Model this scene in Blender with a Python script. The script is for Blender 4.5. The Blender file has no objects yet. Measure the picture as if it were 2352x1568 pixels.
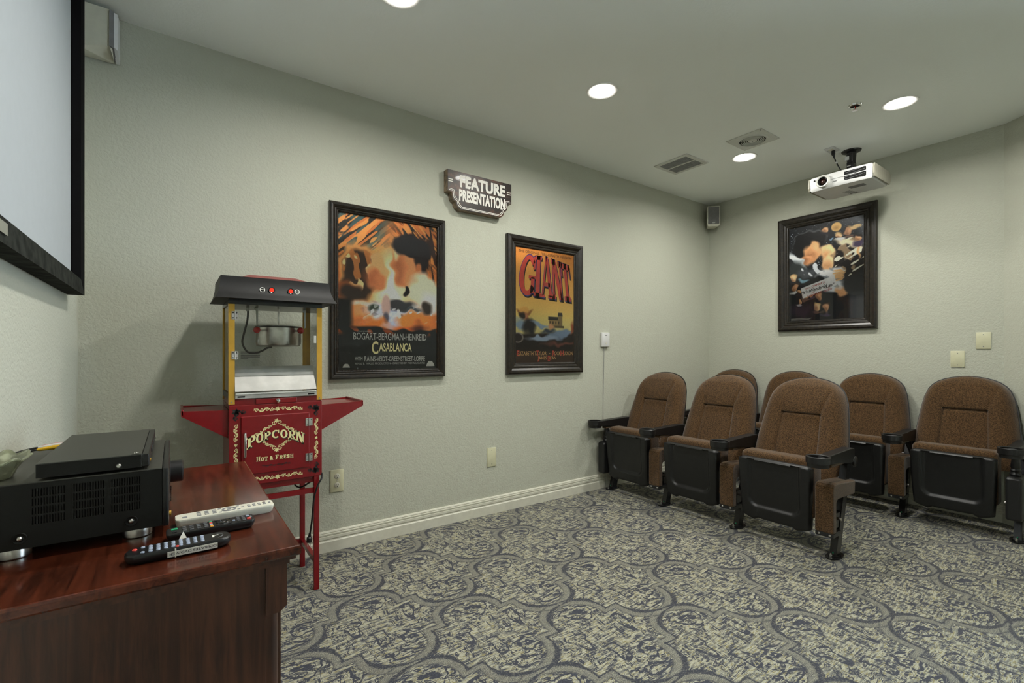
import bpy, bmesh, math, random
import numpy as np
from mathutils import Vector, Matrix

# ------------------------------------------------------------------ camera, world, light, exposure
SC = bpy.context.scene
COL = SC.collection
random.seed(7)

W_PX, H_PX = 2352.0, 1568.0
F_PX, HORIZON = 1090.0, 811.0
YAW = math.radians(35.4668)            # heading, turned from +Y towards +X
cam_d = bpy.data.cameras.new('camera')
cam_d.sensor_fit = 'HORIZONTAL'
cam_d.sensor_width = 36.0
cam_d.lens = 36.0 * F_PX / W_PX
cam_d.shift_y = (HORIZON - H_PX / 2) / W_PX
cam_d.clip_start = 0.02
cam = bpy.data.objects.new('camera', cam_d)
COL.objects.link(cam)
cam.location = (0.356, -2.907, 1.166)
cam.rotation_euler = (math.pi / 2, 0, -YAW)
SC.camera = cam

world = bpy.data.worlds.new('world')
SC.world = world
world.use_nodes = True
bg = world.node_tree.nodes.get('Background') or world.node_tree.nodes.new('ShaderNodeBackground')
bg.inputs['Color'].default_value = (0.72, 0.86, 1.0, 1)
bg.inputs['Strength'].default_value = 16.0

SC.view_settings.view_transform = 'Standard'
SC.view_settings.look = 'None'
SC.view_settings.gamma = 1.0
SC.view_settings.use_curve_mapping = False
SC.view_settings.exposure = 0.14
SC.cycles.max_bounces = 8
SC.cycles.diffuse_bounces = 3
SC.cycles.glossy_bounces = 3
SC.cycles.transmission_bounces = 8
SC.cycles.transparent_max_bounces = 16
SC.cycles.use_denoising = True
SC.cycles.adaptive_threshold = 0.06
SC.cycles.sample_clamp_indirect = 6.0

CAN_POWER = 12.5
CAN_SPREAD = math.radians(165)
CAN_COLOR = (1.0, 0.975, 0.91)
CANS = [(1.160, -0.930), (2.450, -0.900), (4.089, -0.884),
        (1.167, -1.880), (2.445, -1.935), (4.076, -1.891)]

# room: screen wall X=0, poster wall Y=0, back wall X=XB
XB, ZC, YR = 5.013, 2.741, -4.3
AX, AY = XB, -2.212                    # where the back wall turns
AX2, AY2 = 4.46, -2.98

# ------------------------------------------------------------------ node helpers
def lin(c):
    c = c / 255.0
    return c / 12.92 if c <= 0.04045 else ((c + 0.055) / 1.055) ** 2.4
def rgb(r, g, b):
    return (lin(r), lin(g), lin(b), 1.0)

class S:
    """a shader socket with arithmetic"""
    def __init__(self, nt, sock):
        self.nt, self.s = nt, sock
    def _m(self, op, *args, clamp=False):
        n = self.nt.nodes.new('ShaderNodeMath')
        n.operation = op
        n.use_clamp = clamp
        for i, a in enumerate((self,) + args):
            if isinstance(a, S):
                self.nt.links.new(a.s, n.inputs[i])
            else:
                n.inputs[i].default_value = a
        return S(self.nt, n.outputs[0])
    def __add__(self, o): return self._m('ADD', o)
    __radd__ = __add__
    def __sub__(self, o): return self._m('SUBTRACT', o)
    def __rsub__(self, o): return (self * -1.0) + o
    def __mul__(self, o): return self._m('MULTIPLY', o)
    __rmul__ = __mul__
    def __truediv__(self, o): return self._m('DIVIDE', o)
    def fract(self): return self._m('FRACT')
    def abs(self): return self._m('ABSOLUTE')
    def sqrt(self): return self._m('SQRT')
    def max(self, o): return self._m('MAXIMUM', o)
    def min(self, o): return self._m('MINIMUM', o)
    def smooth(self, a, b, lo=0.0, hi=1.0):
        n = self.nt.nodes.new('ShaderNodeMapRange')
        n.interpolation_type = 'SMOOTHSTEP'
        self.nt.links.new(self.s, n.inputs['Value'])
        for k, v in (('From Min', a), ('From Max', b), ('To Min', lo), ('To Max', hi)):
            n.inputs[k].default_value = v
        return S(self.nt, n.outputs['Result'])

def new_mat(name):
    m = bpy.data.materials.new(name)
    m.use_nodes = True
    nt = m.node_tree
    for n in list(nt.nodes):
        nt.nodes.remove(n)
    out = nt.nodes.new('ShaderNodeOutputMaterial')
    return m, nt, out

def set_in(n, key, v):
    if key in n.inputs:
        n.inputs[key].default_value = v

def principled(nt, out, col=None, rough=0.5, metal=0.0, spec=0.5, coat=0.0, sheen=0.0):
    b = nt.nodes.new('ShaderNodeBsdfPrincipled')
    if col is not None:
        b.inputs['Base Color'].default_value = col
    b.inputs['Roughness'].default_value = rough
    b.inputs['Metallic'].default_value = metal
    set_in(b, 'Specular IOR Level', spec)
    set_in(b, 'Coat Weight', coat)
    set_in(b, 'Sheen Weight', sheen)
    nt.links.new(b.outputs[0], out.inputs['Surface'])
    return b

def obj_coords(nt, scale=(1, 1, 1), world_space=False, rot=(0, 0, 0)):
    mp = nt.nodes.new('ShaderNodeMapping')
    if world_space:
        g = nt.nodes.new('ShaderNodeNewGeometry')
        nt.links.new(g.outputs['Position'], mp.inputs['Vector'])
    else:
        t = nt.nodes.new('ShaderNodeTexCoord')
        nt.links.new(t.outputs['Object'], mp.inputs['Vector'])
    mp.inputs['Scale'].default_value = scale
    mp.inputs['Rotation'].default_value = rot
    return mp.outputs[0]

def noise(nt, vec, scale, detail=2.0, rough=0.5, dist=0.0):
    n = nt.nodes.new('ShaderNodeTexNoise')
    nt.links.new(vec, n.inputs['Vector'])
    n.inputs['Scale'].default_value = scale
    n.inputs['Detail'].default_value = detail
    n.inputs['Roughness'].default_value = rough
    n.inputs['Distortion'].default_value = dist
    return S(nt, n.outputs[0])

def mix_col(nt, fac, a, b):
    n = nt.nodes.new('ShaderNodeMix')
    n.data_type = 'RGBA'
    if isinstance(fac, S):
        nt.links.new(fac.s, n.inputs[0])
    else:
        n.inputs[0].default_value = fac
    for i, c in ((6, a), (7, b)):
        if isinstance(c, (tuple, list)):
            n.inputs[i].default_value = c
        else:
            nt.links.new(c, n.inputs[i])
    return n.outputs[2]

def bump(nt, h, strength, dist, bsdf):
    n = nt.nodes.new('ShaderNodeBump')
    n.inputs['Strength'].default_value = strength
    n.inputs['Distance'].default_value = dist
    nt.links.new(h.s if isinstance(h, S) else h, n.inputs['Height'])
    nt.links.new(n.outputs[0], bsdf.inputs['Normal'])

def plain(name, col, rough=0.5, metal=0.0, var=0.08, nscale=30.0, spec=0.5, coat=0.0, bmp=0.0, bdist=0.001, bscale=200.0):
    """one colour with a little procedural variation and optional fine relief"""
    m, nt, out = new_mat(name)
    b = principled(nt, out, col, rough, metal, spec, coat)
    v = obj_coords(nt)
    n = noise(nt, v, nscale, 3.0)
    dark = tuple(c * (1 - var) for c in col[:3]) + (1,)
    light = tuple(min(1, c * (1 + var)) for c in col[:3]) + (1,)
    nt.links.new(mix_col(nt, n.smooth(0.3, 0.7), dark, light), b.inputs['Base Color'])
    if bmp:
        bump(nt, noise(nt, v, bscale, 2.0), bmp, bdist, b)
    return m

def glass_pane(name, tint=(1, 1, 1, 1), ior=1.45):
    m, nt, out = new_mat(name)
    tr = nt.nodes.new('ShaderNodeBsdfTransparent')
    tr.inputs[0].default_value = tint
    gl = nt.nodes.new('ShaderNodeBsdfGlossy')
    gl.inputs['Roughness'].default_value = 0.015
    fr = nt.nodes.new('ShaderNodeFresnel')
    fr.inputs['IOR'].default_value = ior
    mx = nt.nodes.new('ShaderNodeMixShader')
    nt.links.new(fr.outputs[0], mx.inputs[0])
    nt.links.new(tr.outputs[0], mx.inputs[1])
    nt.links.new(gl.outputs[0], mx.inputs[2])
    nt.links.new(mx.outputs[0], out.inputs['Surface'])
    return m

def emitter(name, col, strength):
    m, nt, out = new_mat(name)
    e = nt.nodes.new('ShaderNodeEmission')
    e.inputs[0].default_value = col
    e.inputs[1].default_value = strength
    nt.links.new(e.outputs[0], out.inputs['Surface'])
    return m

def wall_paint(name, col, relief=0.28):
    m, nt, out = new_mat(name)
    b = principled(nt, out, col, 0.75, spec=0.25)
    v = obj_coords(nt, world_space=True)
    big = noise(nt, v, 1.3, 2.0)
    d = tuple(c * 0.96 for c in col[:3]) + (1,)
    nt.links.new(mix_col(nt, big, d, col), b.inputs['Base Color'])
    n1 = noise(nt, v, 75.0, 1.5, 0.55, 0.6)
    n2 = noise(nt, v, 28.0, 1.0)
    h = n1.smooth(0.35, 0.62) * 0.7 + n2 * 0.6
    bump(nt, h, relief, 0.004, b)
    return m

def carpet():
    m, nt, out = new_mat('carpet_ogee')
    b = principled(nt, out, None, 0.95, spec=0.12, sheen=0.15)
    g = nt.nodes.new('ShaderNodeNewGeometry')
    sx = nt.nodes.new('ShaderNodeSeparateXYZ')
    nt.links.new(g.outputs['Position'], sx.inputs[0])
    X, Y = S(nt, sx.outputs[0]), S(nt, sx.outputs[1])
    pos = obj_coords(nt, world_space=True)
    def n2d(vec, scale, detail=1.0, dist=0.0):
        n = nt.nodes.new('ShaderNodeTexNoise')
        n.noise_dimensions = '2D'
        nt.links.new(vec, n.inputs['Vector'])
        n.inputs['Scale'].default_value = scale
        n.inputs['Detail'].default_value = detail
        n.inputs['Distortion'].default_value = dist
        return S(nt, n.outputs[0])
    fz = n2d(pos, 150.0, 2.0)
    fz2 = n2d(pos, 420.0)
    wob = (fz - 0.5) * 0.03
    p = (X - 1.81) / 0.364
    q = (Y + 0.615) / 0.311
    s = (p + q) * 0.5
    t = (p - q) * 0.5
    pts = [(0, 0), (0.10, 0.058), (0.22, 0.082), (0.34, 0.042), (0.455, -0.052), (0.545, 0.052), (0.66, -0.042), (0.78, -0.082), (0.90, -0.058), (1, 0)]
    def wave(x):
        n = nt.nodes.new('ShaderNodeFloatCurve')
        c = n.mapping.curves[0]
        while len(c.points) < len(pts):
            c.points.new(0.5, 0.5)
        for k, (a, h) in enumerate(pts):
            c.points[k].location = (a, 0.5 + h * 4)
            c.points[k].handle_type = 'VECTOR' if k in (4, 5) else 'AUTO'
        n.mapping.update()
        nt.links.new(x.s, n.inputs['Value'])
        return (S(nt, n.outputs[0]) - 0.5) * 0.25
    OFF = 0.03
    h1, h2 = wave(t.fract()), wave(s.fract())
    u1 = s - h1 - OFF
    u2 = t - h2 - OFF
    w1 = h1.abs() * 12.0 + 0.45
    w2 = h2.abs() * 12.0 + 0.45
    d1 = (u1 + 0.5).fract() - 0.5 + wob
    d2 = (u2 + 0.5).fract() - 0.5 + wob
    def line(d, c, w, soft):
        return (d - c).abs().smooth(w - soft, w + soft, 1.0, 0.0)
    thick = line(d1 / w1, 0.0, 0.018, 0.007).max(line(d2 / w2, 0.0, 0.018, 0.007))
    thin = line(d1, -0.094, 0.008, 0.006).max(line(d2, -0.094, 0.008, 0.006)) * 0.65
    band = line(d1, -0.05, 0.045, 0.006).max(line(d2, -0.05, 0.045, 0.006))
    # scroll motif, the same in every cell
    a, c = u1.fract(), u2.fract()
    lx = (a + c - 1.0) * 0.364
    ly = (a - c) * 0.311
    cv = nt.nodes.new('ShaderNodeCombineXYZ')
    nt.links.new(lx.s, cv.inputs[0]); nt.links.new(ly.s, cv.inputs[1])
    lv = cv.outputs[0]
    warp = n2d(lv, 17.0)
    wx = lx + (warp - 0.5) * 0.06
    wy = ly - (warp - 0.5) * 0.05
    def ring(cx, cy, r, w):
        dx, dy = wx - cx, wy - cy
        dd = (dx * dx + dy * dy).sqrt()
        return (dd - r).abs().smooth(w * 0.4, w * 1.6, 1.0, 0.0)
    rings = ring(0.0, 0.165, 0.056, 0.006)
    for r_ in ((0.0, 0.165, 0.014, 0.010), (0.066, -0.115, 0.045, 0.006), (0.07, -0.11, 0.012, 0.008), (-0.075, -0.07, 0.036, 0.006),
               (0.15, 0.03, 0.034, 0.006), (-0.16, 0.03, 0.042, 0.006), (-0.02, -0.20, 0.034, 0.006)):
        rings = rings.max(ring(*r_))
    nA = n2d(lv, 36.0, 1.0, 1.3)
    squig = (nA - 0.47).abs().smooth(0.025, 0.10, 1.0, 0.0)
    gate = n2d(lv, 24.0, 0.0).smooth(0.34, 0.50)
    leaf = nA.smooth(0.62, 0.68)
    motif = (rings * 0.85).max(squig * gate * 0.85).max(leaf * 0.9)
    streak = n2d(obj_coords(nt, (17, 100, 1), True), 1.0, 2.0)
    streak2 = n2d(obj_coords(nt, (34, 210, 1), True, (0, 0, 0.05)), 1.0, 1.0)
    motif = (motif + (streak - 0.5) * 1.9 + (fz - 0.5) * 0.5).smooth(0.28, 0.60)
    inv_band = 1.0 - band * 0.8
    motif = motif * inv_band
    cream, olive, grey, dark = rgb(190, 188, 166), rgb(156, 148, 104), rgb(122, 124, 118), rgb(62, 65, 77)
    base = mix_col(nt, streak2.smooth(0.50, 0.64), cream, olive)
    base = mix_col(nt, streak.smooth(0.44, 0.62) * 0.8, base, grey)
    speck = mix_col(nt, fz2.smooth(0.4, 0.6), rgb(84, 86, 88), rgb(160, 158, 140))
    base = mix_col(nt, band * 0.85, base, speck)
    col = mix_col(nt, motif, base, dark)
    lines = (thick.max(thin) * ((fz - 0.5) * 1.6 + 0.95)).min(1.0)
    col = mix_col(nt, lines, col, rgb(56, 59, 70))
    col = mix_col(nt, fz2.smooth(0.25, 0.75, 0.45, 0.0), col, rgb(56, 56, 58))
    nt.links.new(col, b.inputs['Base Color'])
    bump(nt, fz2 + streak * 0.6, 0.6, 0.004, b)
    return m

def wood(name, dark, mid, axis='X', rough=0.28, stretch=14.0):
    m, nt, out = new_mat(name)
    b = principled(nt, out, None, rough, spec=0.5, coat=0.2)
    set_in(b, 'Coat Roughness', 0.08)
    sc = {'X': (1, stretch, stretch), 'Y': (stretch, 1, stretch), 'Z': (stretch, stretch, 1)}[axis]
    v = obj_coords(nt, sc)
    g1 = noise(nt, v, 3.0, 5.0, 0.65, 0.6)
    g2 = noise(nt, v, 14.0, 3.0, 0.6)
    g3 = noise(nt, obj_coords(nt), 5.0, 2.0)
    c = mix_col(nt, g1.smooth(0.30, 0.72), dark, mid)
    c = mix_col(nt, g2.smooth(0.5, 0.8) * 0.45, c, tuple(x * 0.5 for x in dark[:3]) + (1,))
    c = mix_col(nt, g3.smooth(0.35, 0.7) * 0.35, c, tuple(min(1, x * 1.35) for x in mid[:3]) + (1,))
    nt.links.new(c, b.inputs['Base Color'])
    bump(nt, g2, 0.08, 0.001, b)
    return m

def fabric(name, c0, c1):
    m, nt, out = new_mat(name)
    b = principled(nt, out, None, 0.95, spec=0.1, sheen=0.25)
    v = obj_coords(nt, (1, 1, 1))
    n1 = noise(nt, obj_coords(nt, (1, 0.35, 1.2)), 380.0, 2.0)
    n2 = noise(nt, v, 150.0, 2.0)
    f = (n1 * 0.85 + n2 * 0.15).smooth(0.34, 0.66)
    nt.links.new(mix_col(nt, f, c0, c1), b.inputs['Base Color'])
    bump(nt, n1, 0.35, 0.002, b)
    return m

def frame_wood(name):
    m, nt, out = new_mat(name)
    b = principled(nt, out, None, 0.32, spec=0.5, coat=0.2)
    v = obj_coords(nt)
    n = noise(nt, obj_coords(nt, (1, 1, 1)), 55.0, 3.0, 0.6)
    w = noise(nt, obj_coords(nt, (90, 90, 90)), 1.0, 1.0)
    c = mix_col(nt, n.smooth(0.35, 0.7), rgb(15, 12, 9), rgb(42, 34, 24))
    c = mix_col(nt, w.smooth(0.55, 0.75) * 0.5, c, rgb(22, 18, 14))
    nt.links.new(c, b.inputs['Base Color'])
    return m

def vcol_print(name):
    m, nt, out = new_mat(name)
    b = principled(nt, out, None, 0.45, spec=0.3)
    a = nt.nodes.new('ShaderNodeVertexColor')
    a.layer_name = 'print'
    v = obj_coords(nt)
    n = noise(nt, v, 120.0, 3.0)
    c = mix_col(nt, n.smooth(0.3, 0.8) * 0.10, a.outputs[0], (0.01, 0.01, 0.01, 1))
    nt.links.new(c, b.inputs['Base Color'])
    return m

def rust_sign(name):
    m, nt, out = new_mat(name)
    b = principled(nt, out, None, 0.42, spec=0.4, coat=0.05)
    v = obj_coords(nt)
    n = noise(nt, obj_coords(nt, (1, 1, 2.5)), 9.0, 4.0, 0.65, 0.3)
    n2 = noise(nt, v, 40.0, 3.0)
    c = mix_col(nt, n.smooth(0.45, 0.75), rgb(34, 27, 22), rgb(92, 56, 36))
    c = mix_col(nt, n2.smooth(0.62, 0.75) * 0.6, c, rgb(120, 96, 70))
    nt.links.new(c, b.inputs['Base Color'])
    return m

# ------------------------------------------------------------------ geometry helpers
class MB:
    """collects polygons for one mesh"""
    def __init__(self):
        self.v, self.f = [], []
    def add(self, vs, fs):
        o = len(self.v)
        self.v += [tuple(x) for x in vs]
        self.f += [tuple(o + i for i in f) for f in fs]
        return self
    def box(self, x0, x1, y0, y1, z0, z1):
        vs = [(x0, y0, z0), (x1, y0, z0), (x1, y1, z0), (x0, y1, z0), (x0, y0, z1), (x1, y0, z1), (x1, y1, z1), (x0, y1, z1)]
        return self.add(vs, [(0, 3, 2, 1), (4, 5, 6, 7), (0, 1, 5, 4), (1, 2, 6, 5), (2, 3, 7, 6), (3, 0, 4, 7)])
    def rbox(self, x0, x1, y0, y1, z0, z1, r=0.004, seg=2):
        bm = bmesh.new()
        bmesh.ops.create_cube(bm, size=1.0)
        for v in bm.verts:
            v.co = Vector(((x0 + x1) / 2 + v.co.x * (x1 - x0), (y0 + y1) / 2 + v.co.y * (y1 - y0), (z0 + z1) / 2 + v.co.z * (z1 - z0)))
        r = min(r, 0.49 * min(x1 - x0, y1 - y0, z1 - z0))
        bmesh.ops.bevel(bm, geom=list(bm.edges), offset=r, segments=seg, profile=0.5, affect='EDGES')
        bm.verts.index_update()
        self.add([v.co[:] for v in bm.verts], [[v.index for v in f.verts] for f in bm.faces])
        bm.free()
        return self
    def prism(self, poly, axis, lo, hi):
        """poly: 2D outline; axis the extrusion axis: 'x' -> (y,z), 'y' -> (x,z), 'z' -> (x,y)"""
        def P(a, b, c):
            return {'x': (c, a, b), 'y': (a, c, b), 'z': (a, b, c)}[axis]
        n = len(poly)
        vs = [P(a, b, lo) for a, b in poly] + [P(a, b, hi) for a, b in poly]
        fs = [tuple(range(n - 1, -1, -1)), tuple(range(n, 2 * n))] + [(i, (i + 1) % n, n + (i + 1) % n, n + i) for i in range(n)]
        return self.add(vs, fs)
    def cyl(self, p0, p1, r0, r1=None, n=20, caps=True):
        r1 = r0 if r1 is None else r1
        p0, p1 = Vector(p0), Vector(p1)
        d = (p1 - p0).normalized()
        a = d.orthogonal().normalized()
        b = d.cross(a)
        vs = []
        for p, r in ((p0, r0), (p1, r1)):
            for i in range(n):
                t = 2 * math.pi * i / n
                vs.append(p + a * (r * math.cos(t)) + b * (r * math.sin(t)))
        fs = [(i, (i + 1) % n, n + (i + 1) % n, n + i) for i in range(n)]
        if caps:
            fs += [tuple(range(n - 1, -1, -1)), tuple(range(n, 2 * n))]
        return self.add(vs, fs)
    def lathe(self, prof, c=(0, 0, 0), axis='z', n=32, scallop=0.0, lobes=8, sx=1.0, sy=1.0):
        vs, fs = [], []
        m = len(prof)
        for i in range(n):
            t = 2 * math.pi * i / n
            for r, h in prof:
                rr = r * (1 + scallop * math.cos(lobes * t) * min(1.0, max(0.0, h / max(1e-6, prof[-1][1])) if scallop else 0))
                a, b = rr * math.cos(t) * sx, rr * math.sin(t) * sy
                v = {'z': (a, b, h), 'y': (a, h, b), 'x': (h, a, b)}[axis]
                vs.append((c[0] + v[0], c[1] + v[1], c[2] + v[2]))
        for i in range(n):
            j = (i + 1) % n
            for k in range(m - 1):
                fs.append((i * m + k, j * m + k, j * m + k + 1, i * m + k + 1))
        return self.add(vs, fs)
    def tube(self, pts, r, n=8):
        pts = [Vector(p) for p in pts]
        vs, fs = [], []
        up = None
        for i, p in enumerate(pts):
            d = (pts[min(i + 1, len(pts) - 1)] - pts[max(i - 1, 0)]).normalized()
            if up is None:
                up = d.orthogonal().normalized()
            up = (up - d * up.dot(d)).normalized()
            b = d.cross(up)
            rr = r[i] if isinstance(r, (list, tuple)) else r
            for k in range(n):
                t = 2 * math.pi * k / n
                vs.append(p + up * (rr * math.cos(t)) + b * (rr * math.sin(t)))
        m = len(pts)
        for i in range(m - 1):
            for k in range(n):
                fs.append((i * n + k, i * n + (k + 1) % n, (i + 1) * n + (k + 1) % n, (i + 1) * n + k))
        fs += [tuple(range(n - 1, -1, -1)), tuple((m - 1) * n + k for k in range(n))]
        return self.add(vs, fs)
    def ribbon(self, pts, w, y, thick=0.0):
        """flat stroke in the XZ plane at depth y"""
        n = len(pts)
        vs, fs = [], []
        for i in range(n):
            a, b = pts[max(i - 1, 0)], pts[min(i + 1, n - 1)]
            dx, dz = b[0] - a[0], b[1] - a[1]
            l = math.hypot(dx, dz) or 1.0
            ww = w[i] if isinstance(w, (list, tuple)) else w
            nx, nz = -dz / l * ww / 2, dx / l * ww / 2
            vs += [(pts[i][0] + nx, y, pts[i][1] + nz), (pts[i][0] - nx, y, pts[i][1] - nz)]
        for i in range(n - 1):
            fs.append((2 * i, 2 * i + 1, 2 * i + 3, 2 * i + 2))
        return self.add(vs, fs)
    def xf(self, mat):
        self.v = [tuple(mat @ Vector(v)) for v in self.v]
        return self

def bez(pts, k=8):
    """Catmull-Rom through the points"""
    P = [Vector(p) for p in pts]
    out = []
    for i in range(len(P) - 1):
        a, b, c, d = P[max(i - 1, 0)], P[i], P[i + 1], P[min(i + 2, len(P) - 1)]
        for j in range(k):
            t = j / k
            out.append(0.5 * ((2 * b) + (c - a) * t + (2 * a - 5 * b + 4 * c - d) * t * t + (3 * b - 3 * c + d - a) * t ** 3))
    out.append(P[-1])
    return out

def obj(name, mb, material, parent=None, smooth=False, loc=None):
    me = bpy.data.meshes.new(name)
    me.from_pydata(mb.v, [], mb.f)
    bm = bmesh.new()
    bm.from_mesh(me)
    bmesh.ops.recalc_face_normals(bm, faces=bm.faces)
    bm.to_mesh(me)
    bm.free()
    if smooth:
        for p in me.polygons:
            p.use_smooth = True
        try:
            me.set_sharp_from_angle(angle=math.radians(38))
        except Exception:
            pass
    me.materials.append(material)
    o = bpy.data.objects.new(name, me)
    COL.objects.link(o)
    if parent is not None:
        o.parent = parent
    if loc:
        o.location = loc
    return o

def tag(o, label=None, cat=None, group=None, kind=None):
    for k, v in (('label', label), ('category', cat), ('group', group), ('kind', kind)):
        if v:
            o[k] = v
    return o

def thing(name, label, cat, loc=(0, 0, 0), rz=0.0, group=None):
    o = bpy.data.objects.new(name, None)
    o.empty_display_size = 0.05
    COL.objects.link(o)
    o.location = loc
    o.rotation_euler = (0, 0, rz)
    return tag(o, label, cat, group)

def copy_tree(src, parent=None):
    c = src.copy()
    COL.objects.link(c)
    c.parent = parent
    for ch in src.children:
        copy_tree(ch, c)
    return c

_txt = {}
def text2d(s, bold=0.0, shear=0.0):
    """outline of a line of built-in-font lettering: (verts 2D normalised to 0..1 x 0..1, faces)"""
    key = (s, bold, shear)
    if key not in _txt:
        cu = bpy.data.curves.new('lettering_curve', 'FONT')
        cu.body = s
        cu.offset = bold
        cu.shear = shear
        cu.resolution_u = 3
        cu.fill_mode = 'FRONT'
        o = bpy.data.objects.new('lettering_curve', cu)
        COL.objects.link(o)
        dg = bpy.context.evaluated_depsgraph_get()
        me = bpy.data.meshes.new_from_object(o.evaluated_get(dg))
        vs = [(v.co.x, v.co.y) for v in me.vertices]
        fs = [tuple(p.vertices) for p in me.polygons]
        bpy.data.objects.remove(o)
        bpy.data.curves.remove(cu)
        bpy.data.meshes.remove(me)
        x0, x1 = min(v[0] for v in vs), max(v[0] for v in vs)
        y0, y1 = min(v[1] for v in vs), max(v[1] for v in vs)
        _txt[key] = ([((a - x0) / (x1 - x0), (b - y0) / (y1 - y0)) for a, b in vs], fs)
    return _txt[key]

def letters(s, x0, x1, z0, z1, y, bold=0.0, shear=0.0, warp=None, mb=None):
    """lettering fitted to a box on the XZ plane at depth y"""
    mb = mb or MB()
    vs, fs = text2d(s, bold, shear)
    out = []
    for a, b in vs:
        X, Z = x0 + a * (x1 - x0), z0 + b * (z1 - z0)
        if warp:
            X, Z = warp(X, Z)
        out.append((X, y, Z))
    return mb.add(out, fs)

def area_disk(name, loc, r, power, col, spread):
    d = bpy.data.lights.new(name, 'AREA')
    d.shape = 'DISK'
    d.size = 2 * r
    d.energy = power
    d.color = col
    d.spread = spread
    o = bpy.data.objects.new(name, d)
    COL.objects.link(o)
    o.location = loc
    return o

# ------------------------------------------------------------------ materials
M = {}
M['wall'] = wall_paint('wall_paint', (0.50, 0.51, 0.425, 1))
M['ceiling'] = wall_paint('ceiling_paint', (0.92, 0.95, 0.91, 1), 0.10)
M['trim'] = plain('trim_paint', (0.66, 0.65, 0.55, 1), 0.45, var=0.04)
M['carpet'] = carpet()
M['black'] = plain('black_plastic', rgb(20, 20, 21), 0.38, bmp=0.15, bscale=700, bdist=0.0005)
M['black_soft'] = plain('black_shell', rgb(22, 23, 24), 0.40, bmp=0.2, bscale=600, bdist=0.0006)
M['canopy'] = plain('black_canopy', rgb(20, 20, 19), 0.55, spec=0.3, var=0.2, nscale=12)
M['black_matte'] = plain('black_matte', rgb(16, 16, 17), 0.75)
M['void'] = plain('dark_hollow', rgb(6, 6, 6), 0.9)
M['black_metal'] = plain('black_enamel', rgb(27, 28, 31), 0.25, spec=0.6)
M['chrome'] = plain('chrome', (0.75, 0.75, 0.74, 1), 0.15, 1.0, var=0.05)
M['steel'] = plain('steel', (0.6, 0.58, 0.55, 1), 0.28, 1.0, var=0.12)
M['alu'] = plain('brushed_aluminium', (0.44, 0.43, 0.40, 1), 0.42, 0.35, var=0.10, nscale=18)
M['red'] = plain('red_enamel', rgb(120, 12, 19), 0.25, spec=0.45, coat=0.25, var=0.05)
M['conduit'] = plain('grey_conduit', rgb(96, 94, 90), 0.4, 0.4, bmp=0.5, bscale=500)
M['gold'] = plain('gold_anodised', rgb(206, 160, 62), 0.35, 0.35, var=0.04)
M['cream_print'] = plain('cream_print', rgb(232, 220, 160), 0.5, var=0.03)
M['black_print'] = plain('black_print', rgb(18, 14, 14), 0.5)
M['white_print'] = plain('white_print', rgb(232, 230, 222), 0.5, var=0.03)
M['red_knob'] = plain('red_knob', rgb(190, 22, 18), 0.2, coat=0.5)
M['red_lamp'] = emitter('lit_red_switch', (1.0, 0.06, 0.03, 1), 0.9)
M['fabric'] = fabric('brown_upholstery', rgb(40, 29, 18), rgb(104, 78, 50))
M['wood_top'] = wood('mahogany_top', rgb(40, 17, 10), rgb(92, 42, 25), 'Y', 0.20)
M['wood_side'] = wood('mahogany_side', rgb(38, 20, 13), rgb(80, 45, 29), 'Z', 0.35)
M['frame'] = frame_wood('dark_picture_frame')
M['print'] = vcol_print('poster_print')
M['glass'] = glass_pane('clear_glass', (0.97, 0.98, 0.97, 1))
M['pane'] = glass_pane('picture_glass', (0.97, 0.97, 0.97, 1), 1.42)
M['ivory'] = plain('ivory_plastic', rgb(205, 203, 172), 0.35, var=0.03)
M['white'] = plain('white_plastic', rgb(212, 213, 212), 0.35, var=0.02)
M['off_white'] = plain('off_white_plastic', rgb(214, 212, 196), 0.4, var=0.03)
M['grey'] = plain('grey_plastic', rgb(120, 122, 124), 0.45)
M['shade_grey'] = plain('shade_grey_plastic', rgb(140, 138, 124), 0.5)  # projector end caps: shadow put into the colour
M['grille'] = plain('grey_grille_cloth', rgb(118, 118, 118), 0.85, bmp=0.5, bscale=900)
M['white_metal'] = plain('white_metal', rgb(206, 207, 200), 0.45, var=0.03)
M['vent_fin'] = plain('grey_vent_fin', rgb(150, 152, 152), 0.5)
M['trim_white'] = plain('white_light_trim', rgb(244, 244, 240), 0.4, var=0.01)
M['screen'] = plain('screen_fabric', rgb(172, 178, 181), 0.85, var=0.01)
M['velvet'] = plain('black_velvet', rgb(12, 12, 13), 0.95, spec=0.1)
M['dusty'] = plain('dusty_black_velvet', rgb(40, 42, 38), 0.95, var=0.5, nscale=22, spec=0.1)
M['lens_glow'] = emitter('lamp_lens', (1.0, 0.97, 0.9, 1), 22.0)
M['sign'] = rust_sign('rusty_sign_face')
M['sign_edge'] = plain('rusty_sign_edge', rgb(120, 104, 84), 0.5, var=0.55, nscale=30)
M['dvd'] = plain('dark_grey_metal', rgb(52, 52, 46), 0.45, var=0.05)
M['av_black'] = plain('av_black_metal', rgb(14, 15, 12), 0.5, spec=0.3, bmp=0.1, bscale=900)
M['yellow'] = plain('yellow_plug', rgb(222, 176, 30), 0.4)
M['red_plug'] = plain('red_plug', rgb(190, 40, 48), 0.4)
M['button_blue'] = plain('pale_blue_button', rgb(150, 160, 180), 0.4)
M['button_green'] = plain('green_button', rgb(40, 160, 110), 0.4)
M['button_orange'] = plain('orange_button', rgb(214, 150, 50), 0.4)
M['button_red'] = plain('red_button', rgb(222, 70, 62), 0.4)
M['button_dark'] = plain('dark_grey_button', rgb(74, 75, 78), 0.4)
M['tape'] = plain('label_tape', rgb(198, 194, 184), 0.45)
M['giant_red'] = plain('poster_title_red', rgb(214, 78, 62), 0.5)
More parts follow.
